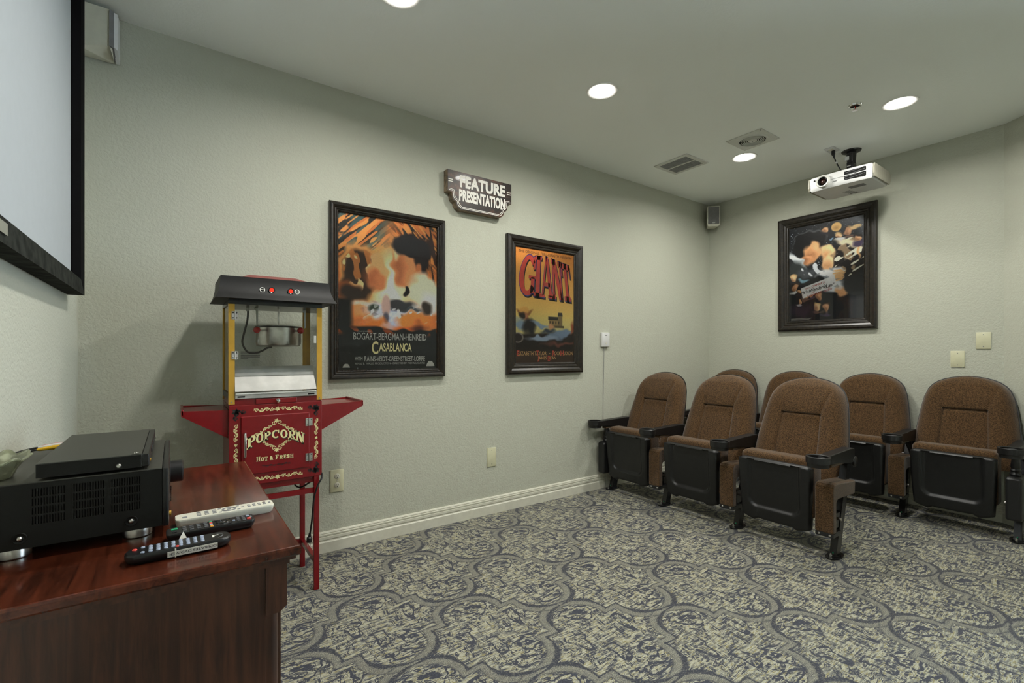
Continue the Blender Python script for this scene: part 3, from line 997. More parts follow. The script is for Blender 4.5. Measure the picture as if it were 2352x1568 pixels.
def paint_warm():
    c = Canvas(230, 326, 3)
    c.put(np.ones_like(c.u), (204, 122, 60))
    topm = np.clip((0.34 - c.v) / 0.12, 0, 1)
    L = np.clip((0.55 - c.u) / 0.2, 0, 1); Rr = np.clip((c.u - 0.45) / 0.2, 0, 1)
    # feathery strokes across the top, leaning both ways
    for k, (ang, side) in enumerate(((0.55, L), (-0.6, Rr))):
        n1 = rnoise(c.u, c.v, 9, 60, -ang, 30 + k)
        n2 = rnoise(c.u, c.v, 7, 48, -ang, 40 + k)
        n3 = rnoise(c.u, c.v, 10, 70, -ang, 50 + k)
        c.put(np.clip((n1 - 0.42) / 0.08, 0, 1) * topm * side, (40, 40, 36))
        c.put(np.clip((n2 - 0.62) / 0.06, 0, 1) * topm * side * 0.9, (64, 92, 92) if k == 0 else (120, 62, 28))
        c.put(np.clip((n3 - 0.66) / 0.06, 0, 1) * topm * side, (238, 150, 78))
    c.put(np.clip((rnoise(c.u, c.v, 8, 52, 1.3, 61) - 0.55) / 0.06, 0, 1) * np.clip((c.u - 0.84) / 0.06, 0, 1) * np.clip((0.56 - c.v) / 0.1, 0, 1), (60, 34, 20))
    # glow in the middle
    c.ell(0.50, 0.42, 0.26, 0.24, (246, 208, 140), 0.5)
    c.ell(0.52, 0.47, 0.14, 0.19, (255, 246, 214), 0.5)
    # large patches: brown, peach, near black, peach, pale
    c.ell(0.20, 0.36, 0.205, 0.185, (226, 160, 92), 0.08)
    c.ell(0.20, 0.385, 0.175, 0.165, (60, 42, 28), 0.12)
    m = ((c.uw - 0.2) / 0.18) ** 2 + ((c.vw - 0.38) / 0.17) ** 2 < 1
    c.put(np.clip((rnoise(c.u, c.v, 12, 26, 1.1, 71) - 0.58) / 0.08, 0, 1) * m * 0.9, (196, 124, 62))
    c.put(np.clip((rnoise(c.u, c.v, 14, 30, 0.6, 72) - 0.68) / 0.06, 0, 1) * m, (248, 206, 146))
    c.ell(0.375, 0.345, 0.095, 0.115, (244, 178, 120), 0.14)
    c.ell(0.36, 0.43, 0.075, 0.075, (212, 134, 82), 0.3)
    c.ell(0.31, 0.40, 0.05, 0.06, (188, 108, 62), 0.6, a=0.7)
    c.ell(0.10, 0.49, 0.11, 0.06, (150, 84, 40), 0.25)
    c.ell(0.14, 0.50, 0.10, 0.05, (52, 36, 24), 0.25)
    c.ell(0.645, 0.30, 0.130, 0.150, (228, 152, 98), 0.12)
    c.ell(0.60, 0.33, 0.05, 0.10, (178, 106, 64), 0.7, a=0.8)
    c.ell(0.575, 0.22, 0.03, 0.05, (250, 212, 160), 0.5)
    c.ell(0.72, 0.155, 0.205, 0.080, (34, 29, 30), 0.12)
    c.ell(0.84, 0.245, 0.085, 0.115, (38, 30, 30), 0.15)
    c.ell(0.80, 0.31, 0.04, 0.05, (200, 124, 76), 0.3)
    c.ell(0.86, 0.47, 0.175, 0.125, (244, 222, 192), 0.2)
    c.ell(0.92, 0.55, 0.10, 0.07, (228, 220, 216), 0.4)
    c.ell(0.68, 0.46, 0.040, 0.028, (32, 32, 30), 0.2)
    # lower haze, bursts of orange, small darks
    c.ell(0.24, 0.60, 0.17, 0.06, (248, 152, 80), 0.3)
    c.ell(0.26, 0.56, 0.14, 0.02, (236, 206, 180), 0.4)
    c.ell(0.52, 0.61, 0.27, 0.065, (206, 212, 232), 0.4)
    c.ell(0.50, 0.695, 0.22, 0.035, (196, 204, 232), 0.4)
    c.ell(0.74, 0.665, 0.18, 0.055, (240, 142, 60), 0.35)
    c.ell(0.33, 0.595, 0.05, 0.03, (60, 72, 60), 0.35)
    c.ell(0.60, 0.565, 0.12, 0.032, (60, 58, 62), 0.3)
    c.ell(0.70, 0.59, 0.10, 0.012, (70, 78, 84), 0.4)
    c.put(np.clip((rnoise(c.u, c.v, 26, 40, 0.2, 81) - 0.66) / 0.06, 0, 1) * np.clip(1 - np.abs(c.v - 0.60) / 0.07, 0, 1) * np.clip(1 - np.abs(c.u - 0.5) / 0.35, 0, 1), (58, 62, 66))
    c.put(np.clip((rnoise(c.u, c.v, 24, 44, -0.3, 82) - 0.70) / 0.05, 0, 1) * np.clip(1 - np.abs(c.v - 0.62) / 0.08, 0, 1), (250, 248, 246))
    c.ell(0.455, 0.575, 0.045, 0.075, (204, 172, 160), 0.2, warp=False)
    c.ell(0.455, 0.655, 0.030, 0.035, (96, 92, 104), 0.3, warp=False)
    c.ell(0.88, 0.585, 0.055, 0.035, (48, 36, 26), 0.4)
    c.ell(0.33, 0.70, 0.12, 0.035, (240, 128, 46), 0.4)
    c.ell(0.64, 0.725, 0.14, 0.025, (232, 112, 38), 0.4)
    c.ell(0.80, 0.71, 0.08, 0.03, (90, 42, 24), 0.5)
    edge = 0.722 + (c.n(11, 2, 6) - 0.5) * 0.09
    c.put(np.clip((c.v - edge) / 0.012, 0, 1), (16, 15, 14))
    c.put(np.clip((0.15 - c.u) / 0.05, 0, 1) * np.clip((c.v - 0.535) / 0.02, 0, 1), (20, 18, 17))
    c.put(np.clip((rnoise(c.u, c.v, 14, 26, 0.4, 91) - 0.66) / 0.08, 0, 1) * np.clip(1 - np.abs(c.v - 0.745) / 0.04, 0, 1) * 0.8, (196, 88, 30))
    return c

def paint_western():
    c = Canvas(200, 308, 21)
    g = np.clip(c.v / 0.6, 0, 1)[..., None]
    c.c = np.array((238, 142, 66.0)) * (1 - g) + np.array((214, 190, 112.0)) * g
    c.put(np.clip((c.v - 0.58) / 0.1, 0, 1) * 0.6, (196, 190, 138))
    c.ell(0.5, 0.30, 0.4, 0.14, (242, 168, 76), 0.9, warp=False, a=0.5)
    # far house: plain blocks
    c.poly([(0.55, 0.600), (0.75, 0.600), (0.75, 0.68), (0.55, 0.68)], (150, 124, 78))
    c.poly([(0.54, 0.585), (0.72, 0.585), (0.74, 0.615), (0.54, 0.615)], (48, 44, 42))
    c.poly([(0.71, 0.56), (0.79, 0.56), (0.79, 0.68), (0.71, 0.68)], (128, 110, 74))
    c.poly([(0.715, 0.545), (0.785, 0.545), (0.795, 0.575), (0.705, 0.575)], (52, 48, 46))
    c.poly([(0.55, 0.665), (0.82, 0.665), (0.82, 0.685), (0.55, 0.685)], (88, 78, 56))
    for k in range(4):
        c.poly([(0.565 + 0.05 * k, 0.625), (0.585 + 0.05 * k, 0.625), (0.585 + 0.05 * k, 0.65), (0.565 + 0.05 * k, 0.65)], (70, 60, 44))
    # resting figure suggested by patches: tan, dark, denim blue
    c.ell(0.16, 0.545, 0.135, 0.022, (150, 98, 52), 0.25)
    c.ell(0.16, 0.525, 0.075, 0.028, (212, 164, 88), 0.25)
    c.ell(0.17, 0.585, 0.055, 0.035, (176, 116, 80), 0.3)
    c.ell(0.10, 0.58, 0.04, 0.03, (40, 30, 26), 0.4)
    c.ell(0.10, 0.66, 0.13, 0.05, (134, 152, 170), 0.3)
    c.ell(0.22, 0.68, 0.09, 0.08, (34, 32, 34), 0.35)
    c.ell(0.40, 0.66, 0.16, 0.022, (140, 158, 178), 0.35, 0.1)
    c.ell(0.60, 0.68, 0.05, 0.025, (196, 146, 104), 0.4)
    c.poly([(0.0, 0.755), (1.0, 0.715), (1, 1), (0, 1)], (38, 30, 30), 0.02)
    c.ell(0.75, 0.745, 0.26, 0.035, (120, 138, 160), 0.3, -0.16)
    c.ell(0.45, 0.785, 0.25, 0.020, (150, 164, 182), 0.35)
    c.ell(0.97, 0.68, 0.04, 0.06, (150, 82, 50), 0.4)
    c.ell(0.55, 0.72, 0.10, 0.02, (60, 70, 84), 0.5)
    c.ell(0.04, 0.78, 0.09, 0.045, (150, 140, 132), 0.12, warp=False)
    c.ell(0.04, 0.78, 0.07, 0.035, (44, 34, 34), 0.15, warp=False)
    c.ell(0.8, 0.83, 0.3, 0.018, (150, 84, 66), 0.6, a=0.7)
    c.put(np.clip((c.v - 0.87) / 0.06, 0, 1), (72, 54, 44))
    return c

def paint_night():
    c = Canvas(220, 326, 41)
    c.put(np.ones_like(c.u), (26, 29, 34))
    c.put(np.clip((c.u - 0.60) / 0.35, 0, 1) * np.clip((0.16 - c.v) / 0.12, 0, 1) * 0.85, (112, 116, 122))
    c.put(np.clip((c.u - 0.90) / 0.08, 0, 1) * np.clip((0.5 - c.v) / 0.2, 0, 1) * 0.6, (104, 108, 114))
    c.put((c.n(90, 130, 1) > 0.93) * (c.v < 0.45) * 0.9, (190, 200, 210))
    def form(cx, cy, rx, ry, light, shade, soft=0.16, rot=0.0):
        c.ell(cx, cy, rx, ry, light, soft, rot)
        c.ell(cx - rx * 0.35, cy + ry * 0.35, rx * 0.55, ry * 0.55, shade, 0.8, rot, a=0.75)
        c.ell(cx + rx * 0.30, cy - ry * 0.35, rx * 0.40, ry * 0.35, tuple(min(255, x + 22) for x in light), 0.8, rot, a=0.7)
    # dark mass upper left with a lit edge, warm patch below it, pale collar
    c.ell(0.28, 0.175, 0.245, 0.120, (120, 124, 126), 0.06, -0.15)
    c.ell(0.275, 0.190, 0.245, 0.125, (17, 17, 19), 0.10, -0.15)
    form(0.335, 0.285, 0.125, 0.095, (222, 172, 122), (150, 98, 62))
    form(0.25, 0.355, 0.10, 0.05, (204, 150, 104), (140, 92, 60), 0.25)
    c.ell(0.12, 0.36, 0.15, 0.038, (214, 220, 222), 0.2, 0.55)
    c.ell(0.06, 0.47, 0.20, 0.10, (44, 50, 50), 0.25)
    c.ell(0.26, 0.50, 0.12, 0.05, (70, 74, 80), 0.4)
    c.put(np.clip((rnoise(c.u, c.v, 16, 40, 0.7, 7) - 0.58) / 0.08, 0, 1) * (((c.u - 0.33) / 0.16) ** 2 + ((c.v - 0.47) / 0.07) ** 2 < 1), (206, 210, 214))
    # pale patch right, dark curls with highlights
    form(0.545, 0.325, 0.105, 0.085, (238, 202, 152), (196, 142, 98), 0.16, 0.3)
    form(0.555, 0.415, 0.085, 0.065, (232, 196, 148), (188, 140, 98), 0.2)
    c.ell(0.82, 0.39, 0.205, 0.19, (26, 21, 20), 0.10)
    m = (((c.uw - 0.83) / 0.20) ** 2 + ((c.vw - 0.40) / 0.19) ** 2) < 1
    c.put(np.clip((rnoise(c.u, c.v, 9, 30, 0.5, 9) - 0.60) / 0.07, 0, 1) * m, (150, 128, 100))
    c.put(np.clip((rnoise(c.u, c.v, 12, 44, -0.35, 10) - 0.68) / 0.06, 0, 1) * m, (238, 226, 200))
    c.ell(0.80, 0.250, 0.16, 0.022, (228, 214, 184), 0.4, 0.28)
    c.ell(0.93, 0.33, 0.02, 0.08, (216, 176, 128), 0.5)
    # pale cloth and warm streaks of a hand
    c.ell(0.56, 0.525, 0.17, 0.055, (222, 226, 228), 0.2)
    c.ell(0.62, 0.66, 0.13, 0.075, (206, 210, 214), 0.25)
    c.put(np.clip((rnoise(c.u, c.v, 8, 34, 0.5, 12) - 0.62) / 0.08, 0, 1) * (((c.u - 0.6) / 0.16) ** 2 + ((c.v - 0.60) / 0.14) ** 2 < 1) * 0.7, (130, 134, 140))
    for k in range(4):
        c.ell(0.70 - 0.008 * k, 0.525 + 0.022 * k, 0.075, 0.011, (226, 178, 126), 0.25, 0.25 - 0.1 * k)
    c.ell(0.71, 0.73, 0.06, 0.05, (206, 158, 112), 0.3)
    # small warm heads of no one in particular, round the edge
    c.ell(0.655, 0.070, 0.068, 0.046, (214, 178, 112), 0.10, warp=False)
    c.ell(0.650, 0.080, 0.035, 0.020, (176, 138, 84), 0.7, warp=False)
    for i, (x, y, r) in enumerate(((0.50, 0.075, 0.045), (0.70, 0.155, 0.05), (0.815, 0.140, 0.055), (0.93, 0.215, 0.055), (0.07, 0.545, 0.055), (0.09, 0.635, 0.055), (0.23, 0.725, 0.048), (0.335, 0.735, 0.045),
                                   (0.435, 0.755, 0.05), (0.165, 0.80, 0.036), (0.41, 0.865, 0.048), (0.525, 0.885, 0.055), (0.14, 0.70, 0.04))):
        c.ell(x, y - r * 0.30, r * 1.08, r * 0.62, ((34, 28, 26), (196, 166, 118), (60, 44, 34))[i % 3], 0.2)
        form(x, y, r * 0.86, r * 0.60, ((214, 168, 124), (226, 190, 148), (196, 150, 112))[i % 3], (132, 92, 66), 0.2)
        c.ell(x, y + r * 0.95, r * 1.2, r * 0.34, ((40, 36, 44), (206, 206, 204), (110, 84, 72), (70, 58, 84))[i % 4], 0.3)
    c.ell(0.89, 0.100, 0.085, 0.022, (214, 186, 138), 0.25)
    c.ell(0.59, 0.170, 0.03, 0.012, (126, 158, 184), 0.4)
    c.ell(0.22, 0.575, 0.07, 0.018, (130, 166, 182), 0.3)
    c.ell(0.18, 0.90, 0.17, 0.06, (62, 46, 66), 0.5, a=0.7)
    c.put(np.clip((c.v - 0.72) / 0.1, 0, 1) * np.clip((c.u - 0.80) / 0.04, 0, 1), (84, 87, 92))
    c.poly([(0.17, 0.655), (0.63, 0.555), (0.66, 0.655), (0.20, 0.765)], (228, 228, 224), 0.004)
    return c

def lin_arr(a):
    a = np.clip(a, 0, 255) / 255.0
    l = np.where(a <= 0.04045, a / 12.92, ((a + 0.055) / 1.055) ** 2.4)
    return np.clip(l * 1.3, 0, 0.90)

def print_sheet(cv, w, h, y, parent):
    """the printed sheet as a fine grid, colours held in a colour attribute"""
    nx, nz = cv.w, cv.h
    xs = np.linspace(-w / 2, w / 2, nx); zs = np.linspace(h, 0, nz)
    co = np.zeros((nz, nx, 3)); co[..., 0] = xs[None, :]; co[..., 1] = y; co[..., 2] = zs[:, None]
    idx = np.arange(nx * nz).reshape(nz, nx)
    quads = np.stack([idx[1:, :-1], idx[1:, 1:], idx[:-1, 1:], idx[:-1, :-1]], -1).reshape(-1, 4)
    me = bpy.data.meshes.new('print_sheet')
    me.from_pydata(co.reshape(-1, 3).tolist(), [], quads.tolist())
    ca = me.color_attributes.new('print', 'FLOAT_COLOR', 'POINT')
    data = np.ones((nx * nz, 4)); data[:, :3] = lin_arr(cv.c).reshape(-1, 3)
    ca.data.foreach_set('color', data.ravel())
    me.materials.append(M['print'])
    o = bpy.data.objects.new('print_sheet', me)
    COL.objects.link(o)
    o.parent = parent
    return o

def poster(name, label, loc, rz, W, H, fw, cv):
    """frame W x H, moulding width fw; local x right, z up from the bottom edge, -y out of the wall"""
    t = thing(name, label, 'framed poster', loc, rz, 'framed film posters')
    prof = [(0, 0.0), (0, -0.024), (0.004, -0.030), (fw * 0.18, -0.034), (fw * 0.36, -0.032), (fw * 0.52, -0.024), (fw * 0.56, -0.020), (fw * 0.60, -0.022),
            (fw * 0.72, -0.020), (fw * 0.78, -0.016), (fw * 0.84, -0.018), (fw * 0.92, -0.016), (fw, -0.010), (fw, 0.0)]
    n = len(prof)
    for k in range(4):
        vs = []
        for end in (0, 1):
            for d, y in prof:
                if k in (0, 1):
                    z = d if k == 0 else H - d
                    x = (-W / 2 + d) if end == 0 else (W / 2 - d)
                else:
                    x = -W / 2 + d if k == 2 else W / 2 - d
                    z = d if end == 0 else H - d
                vs.append((x, y, z))
        fs = [tuple(range(n)), tuple(range(2 * n - 1, n - 1, -1))] + [(i, (i + 1) % n, n + (i + 1) % n, n + i) for i in range(n)]
        s = obj('frame_side', MB().add(vs, fs), M['frame'], t)
        # beaded inner edge of this side
        b = MB()
        L = (W if k in (0, 1) else H) - 2 * fw
        m = int(L / 0.009)
        for j in range(m):
            q = -L / 2 + (j + 0.5) * L / m
            d = fw * 0.93
            if k in (0, 1):
                cx, cz = q, (d if k == 0 else H - d)
            else:
                cx, cz = (-W / 2 + d if k == 2 else W / 2 - d), H / 2 + q
            r = 0.0032
            b.add([(cx - r, -0.0165, cz), (cx, -0.0165, cz - r), (cx + r, -0.0165, cz), (cx, -0.0165, cz + r), (cx, -0.0205, cz)], [(0, 1, 4), (1, 2, 4), (2, 3, 4), (3, 0, 4)])
        bo = obj('beading', b, M['frame'], s); bo['kind'] = 'stuff'
    pw, ph = W - 2 * fw + 0.004, H - 2 * fw + 0.004
    sh = print_sheet(cv, pw, ph, -0.006, t)
    sh.location = (0, 0, fw - 0.002)
    obj('backing', MB().box(-W / 2 + 0.01, W / 2 - 0.01, -0.005, 0.0, 0.01, H - 0.01), M['black_matte'], t)
    obj('glass_pane', MB().add([(-pw / 2, -0.0085, fw - 0.002), (pw / 2, -0.0085, fw - 0.002), (pw / 2, -0.0085, H - fw + 0.002), (-pw / 2, -0.0085, H - fw + 0.002)], [(0, 1, 2, 3)]), M['pane'], t)
    def put(s, u0, u1, v0, v1, mat, bold=0.0, shear=0.0, warp=None, dy=0.0, name='lettering'):
        """lettering in sheet coordinates: u right, v down"""
        x0, x1 = -pw / 2 + u0 * pw, -pw / 2 + u1 * pw
        z1, z0 = fw + (1 - v0) * ph, fw + (1 - v1) * ph
        return obj(name, letters(s, x0, x1, z0, z1, -0.0066 - dy, bold, shear, warp), M[mat], t)
    return t, put, pw, ph, fw, H

YW = -0.002
t1, put, pw, ph, fw, H = poster('film_poster', 'largest dark framed poster with warm orange glow beside the popcorn machine', (1.475, YW, 1.010), 0, 0.757, 1.053, 0.056, paint_warm())
put('BOGART-BERGMAN-HENREID', 0.14, 0.88, 0.760, 0.806, 'poster_grey', 0.004)
put('HUMPHREY', 0.18, 0.31, 0.748, 0.755, 'poster_grey')
put('ASABLANCA', 0.385, 0.72, 0.826, 0.882, 'cream_print', 0.02)
put('C', 0.315, 0.378, 0.815, 0.900, 'cream_print', 0.02)
put('WITH', 0.155, 0.225, 0.917, 0.940, 'poster_grey', 0.01)
put('RAINS-VEIDT-GREENSTREET-LORRE', 0.245, 0.865, 0.914, 0.948, 'poster_grey', 0.012)
put('A HAL B. WALLIS PRODUCTION - DIRECTED BY MICHAEL CURTIZ', 0.155, 0.865, 0.955, 0.968, 'poster_grey')
def crest(u, v, w, h, mb=None):
    x, z = -pw / 2 + u * pw, fw + (1 - v) * ph
    mb = MB()
    mb.prism([(x - w, z), (x + w, z), (x + w * 0.8, z + h * 0.5), (x + w * 0.4, z + h), (x - w * 0.4, z + h), (x - w * 0.8, z + h * 0.5)], 'y', -0.0069, -0.0064)
    return obj('studio_mark', mb, M['poster_grey'], t1)
crest(0.075, 0.985, 0.022, 0.022); crest(0.925, 0.985, 0.030, 0.034)

t2, put, pw, ph, fw, H = poster('film_poster', 'tall framed poster with an orange sky and big red slanted title', (2.750, YW, 1.007), 0, 0.765, 1.050, 0.086, paint_western())
put('THE ORIGINAL FULL-LENGTH VERSION', 0.05, 0.95, 0.022, 0.046, 'poster_brown')
def title():
    cx = 0.0
    zb = fw + (1 - 0.42) * ph
    zt = fw + (1 - 0.09) * ph
    def warp(X, Z):
        k = (Z - zb) / (zt - zb)
        Xn = X * (1.0 - 0.16 * k) + 0.0
        return Xn, Z + 0.10 * (0.5 - (X / pw + 0.5)) * 0.35 + (0.03 * k * (1 - abs(X / pw) * 2))
    def one(dx, dz, dy, mat, bold, name):
        it = []
        x = -pw / 2 + 0.030 * pw
        for ch, w in (('G', 0.275), ('I', 0.125), ('A', 0.205), ('N', 0.205), ('T', 0.175)):
            it.append((ch, x + dx - bold * 0.1, x + w * pw + dx + bold * 0.1, zb + dz - bold * 0.16, zt + dz + bold * 0.16))
            x += w * pw * 0.955
        mb = slab_text(it, -0.0066 - dy, warp)
        return obj(name, mb, M[mat], t2)
    one(0.010, -0.014, 0.0000, 'black_print', 0.02, 'title_shadow')
    one(0.0, 0.0, 0.0002, 'giant_blue', 0.045, 'title_outline')
    one(0.0, 0.0, 0.0004, 'giant_red', 0.0, 'title_lettering')
title()
put('ELIZABETH TAYLOR', 0.03, 0.51, 0.900, 0.935, 'poster_tan', 0.01)
put('·', 0.555, 0.575, 0.915, 0.922, 'poster_tan', 0.01)
put('ROCK HUDSON', 0.62, 0.98, 0.900, 0.935, 'poster_tan', 0.01)
put('JAMES DEAN', 0.36, 0.68, 0.946, 0.982, 'poster_tan', 0.01)
for s_, a_, b_, c_, d_ in (('E', 0.022, 0.065, 0.893, 0.942), ('T', 0.335, 0.385, 0.893, 0.942), ('R', 0.612, 0.66, 0.893, 0.942), ('H', 0.755, 0.81, 0.893, 0.942), ('J', 0.352, 0.39, 0.942, 0.992), ('D', 0.53, 0.58, 0.940, 0.989)):
    put(s_, a_, b_, c_, d_, 'giant_red', 0.02, dy=0.0003)

t3, put, pw, ph, fw, H = poster('film_poster', 'dark night toned poster with a white title card above the back row', (XB - 0.002, -1.107, 1.368), -math.pi / 2, 0.773, 1.039, 0.094, paint_night())
def tilt(X, Z):
    return X, Z + 0.27 * (X - (-pw / 2 + 0.41 * pw))
put("FRANK", 0.235, 0.305, 0.630, 0.642, 'poster_red', 0.01, warp=tilt)
put("CAPRA'S", 0.325, 0.50, 0.622, 0.645, 'poster_red', 0.015, warp=tilt)
put('"It\'s a', 0.185, 0.31, 0.652, 0.685, 'black_print', 0.02, 0.2, tilt)
put('Wonderful', 0.295, 0.535, 0.655, 0.692, 'black_print', 0.02, 0.2, tilt)
put('Life"', 0.52, 0.63, 0.672, 0.702, 'black_print', 0.02, 0.2, tilt)
put('STEWART - REED', 0.265, 0.60, 0.712, 0.735, 'poster_red', 0.015, warp=tilt)
put('JAMES', 0.315, 0.375, 0.697, 0.705, 'poster_red', 0.01, warp=tilt)
put('DONNA', 0.50, 0.58, 0.697, 0.705, 'poster_red', 0.01, warp=tilt)
for k in range(3):
    x0 = -pw / 2 + 0.03 * pw
    obj('credit_line', MB().box(x0, x0 + (0.30 - 0.02 * k) * pw, -0.0068, -0.0063, fw + (0.022 - 0.008 * k) * ph, fw + (0.025 - 0.008 * k) * ph), M['poster_grey'], t3)

# ------------------------------------------------------------------ sign
def sign():
    t = thing('metal_sign', 'rusty marquee sign reading FEATURE PRESENTATION high on the wall', 'sign', (2.119, -0.001, 2.150))
    half = [(0.2635, 0.258), (0.2635, 0.112), (0.232, 0.108), (0.226, 0.066), (0.214, 0.052), (0.200, 0.046), (0.196, 0.026), (0.184, 0.010), (0.168, 0.0)]
    out = half + [(-x, z) for x, z in half[::-1]]
    obj('edge', MB().prism(out, 'y', -0.052, 0.0), M['sign_edge'], t)
    def inset(pts, d):
        cx, cz = 0.0, 0.15
        r = []
        for x, z in pts:
            r.append((x - math.copysign(d, x), z - (d if z > 0.2 else -d)))
        return r
    obj('face', MB().prism(inset(out, 0.0015), 'y', -0.0545, -0.052), M['sign'], t)
    lo = half[1:]
    for d in (0.010, 0.018):
        pts = inset(lo, d) + inset([(-x, z) for x, z in lo[::-1]], d)
        obj('border_stripe', MB().ribbon(pts, 0.004, -0.0549), M['white_print'], t)
    for s in (-1, 1):
        for z in (0.176, 0.190):
            obj('side_stripe', MB().box(min(s * 0.222, s * 0.258), max(s * 0.222, s * 0.258), -0.0552, -0.0545, z, z + 0.006), M['white_print'], t)
    obj('lettering', letters('FEATURE', -0.170, 0.208, 0.152, 0.236, -0.0552, 0.045), M['white_print'], t)
    obj('lettering', letters('PRESENTATION', -0.176, 0.205, 0.058, 0.140, -0.0552, 0.045), M['white_print'], t)
    for k in range(9):
        x = -0.23 + k * 0.0575
        obj('edge_chip', MB().box(x, x + 0.018, -0.047, -0.006, 0.2578, 0.2588), M['white_print'], t)
sign()

# ------------------------------------------------------------------ wall plates, sensor
def wall_plate(name, label, loc, rz, W, H, duplex):
    t = thing(name, label, 'outlet' if duplex else 'wall plate', loc, rz)
    obj('plate', MB().rbox(-W / 2, W / 2, -0.007, 0.0, 0, H, 0.0035), M['ivory'], t, True)
    if duplex:
        for z in (H * 0.30, H * 0.70):
            f = obj('socket', MB().lathe([(0.0, -0.0095), (0.0145, -0.0095), (0.0165, -0.008), (0.0165, -0.005)], (0, 0, z), 'y', 24), M['off_white'], t, True)
            for x in (-0.006, 0.006):
                obj('slot', MB().box(x - 0.0012, x + 0.0012, -0.0099, -0.009, z + 0.000, z + 0.009), M['void'], f)
            obj('slot', MB().cyl((0, -0.0099, z - 0.008), (0, -0.009, z - 0.008), 0.0025, n=8), M['void'], f)
        obj('screw', MB().cyl((0, -0.0085, H / 2), (0, -0.006, H / 2), 0.003, n=10), M['steel'], t)
    else:
        for z in (H * 0.14, H * 0.86):
            obj('screw', MB().cyl((0, -0.0085, z), (0, -0.006, z), 0.003, n=10), M['grey'], t)
    return t
wall_plate('wall_outlet', 'ivory double power outlet low on the wall beside the popcorn cart', (1.146, 0, 0.343), 0, 0.078, 0.132, True)
wall_plate('blank_plate', 'blank ivory wall plate low on the wall under the red titled poster', (2.242, 0, 0.341), 0, 0.076, 0.138, False)
wall_plate('blank_plate', 'upper of two blank ivory plates on the wall behind the back row', (XB, -2.110, 1.196), -math.pi / 2, 0.078, 0.118, False)
wall_plate('blank_plate', 'lower of two blank ivory plates on the wall behind the back row', (XB, -1.974, 1.065), -math.pi / 2, 0.078, 0.118, False)

def sensor():
    t = thing('wall_sensor', 'small white plastic box on the wall with thin wire hanging down', 'sensor', (3.414, 0, 1.222))
    obj('case', MB().rbox(-0.047, 0.047, -0.024, 0.0, 0, 0.124, 0.006), M['white'], t, True)
    obj('indicator', MB().box(-0.010, 0.010, -0.0248, -0.0238, 0.096, 0.102), M['grey'], t)
    obj('button', MB().cyl((0, -0.0255, 0.03), (0, -0.0235, 0.03), 0.006, n=12), M['off_white'], t)
    obj('wire', MB().tube(bez([(-0.005, -0.006, 0.003), (-0.012, -0.004, -0.3), (-0.014, -0.004, -0.7), (-0.012, -0.0235, -1.12), (-0.012, -0.0235, -1.215)]), 0.002, 6), M['grey'], t)
sensor()

# ------------------------------------------------------------------ popcorn cart and machine
def spiral(cx, cz, r, a0, turns, k=14, sgn=1):
    pts = []
    for i in range(k + 1):
        f = i / k
        a = a0 + sgn * turns * 2 * math.pi * f
        rr = r * (1 - 0.85 * f)
        pts.append((cx + rr * math.cos(a), cz + rr * math.sin(a)))
    return pts

def vine(mb, p0, p1, n, amp, w, y):
    """a wavy stem with curls, from p0 to p1 on the panel"""
    (x0, z0), (x1, z1) = p0, p1
    L = math.hypot(x1 - x0, z1 - z0)
    tx, tz = (x1 - x0) / L, (z1 - z0) / L
    nx, nz = -tz, tx
    pts, ws = [], []
    K = 10 * n
    for i in range(K + 1):
        f = i / K
        s = math.sin(f * n * math.pi) * amp
        pts.append((x0 + tx * L * f + nx * s, z0 + tz * L * f + nz * s))
        ws.append(w * (0.5 + 0.8 * abs(math.sin(f * math.pi))))
    mb.ribbon(pts, ws, y)
    for k in range(n):
        f = (k + 0.5) / n
        sg = 1 if k % 2 == 0 else -1
        c = (x0 + tx * L * f - nx * sg * amp * 0.35, z0 + tz * L * f - nz * sg * amp * 0.35)
        mb.ribbon(spiral(c[0], c[1], amp * 0.85, math.atan2(tz, tx), 1.1, 14, sg), w * 0.8, y)
        f2 = k / n
        q = (x0 + tx * L * f2 + nx * sg * amp * 0.9, z0 + tz * L * f2 + nz * sg * amp * 0.9)
        mb.ribbon([q, (q[0] + tx * amp * 0.5, q[1] + tz * amp * 0.5), (q[0] + tx * amp, q[1] + tz * amp)], [w * 0.4, w * 1.8, w * 0.3], y)
    return mb

def leafcross(mb, cx, cz, r, y):
    for a in range(6):
        t = a * math.pi / 3 + 0.3
        e = (cx + r * math.cos(t), cz + r * math.sin(t))
        m = (cx + 0.5 * r * math.cos(t), cz + 0.5 * r * math.sin(t))
        mb.ribbon([(cx, cz), m, e], [r * 0.15, r * 0.55, r * 0.05], y)
    return mb

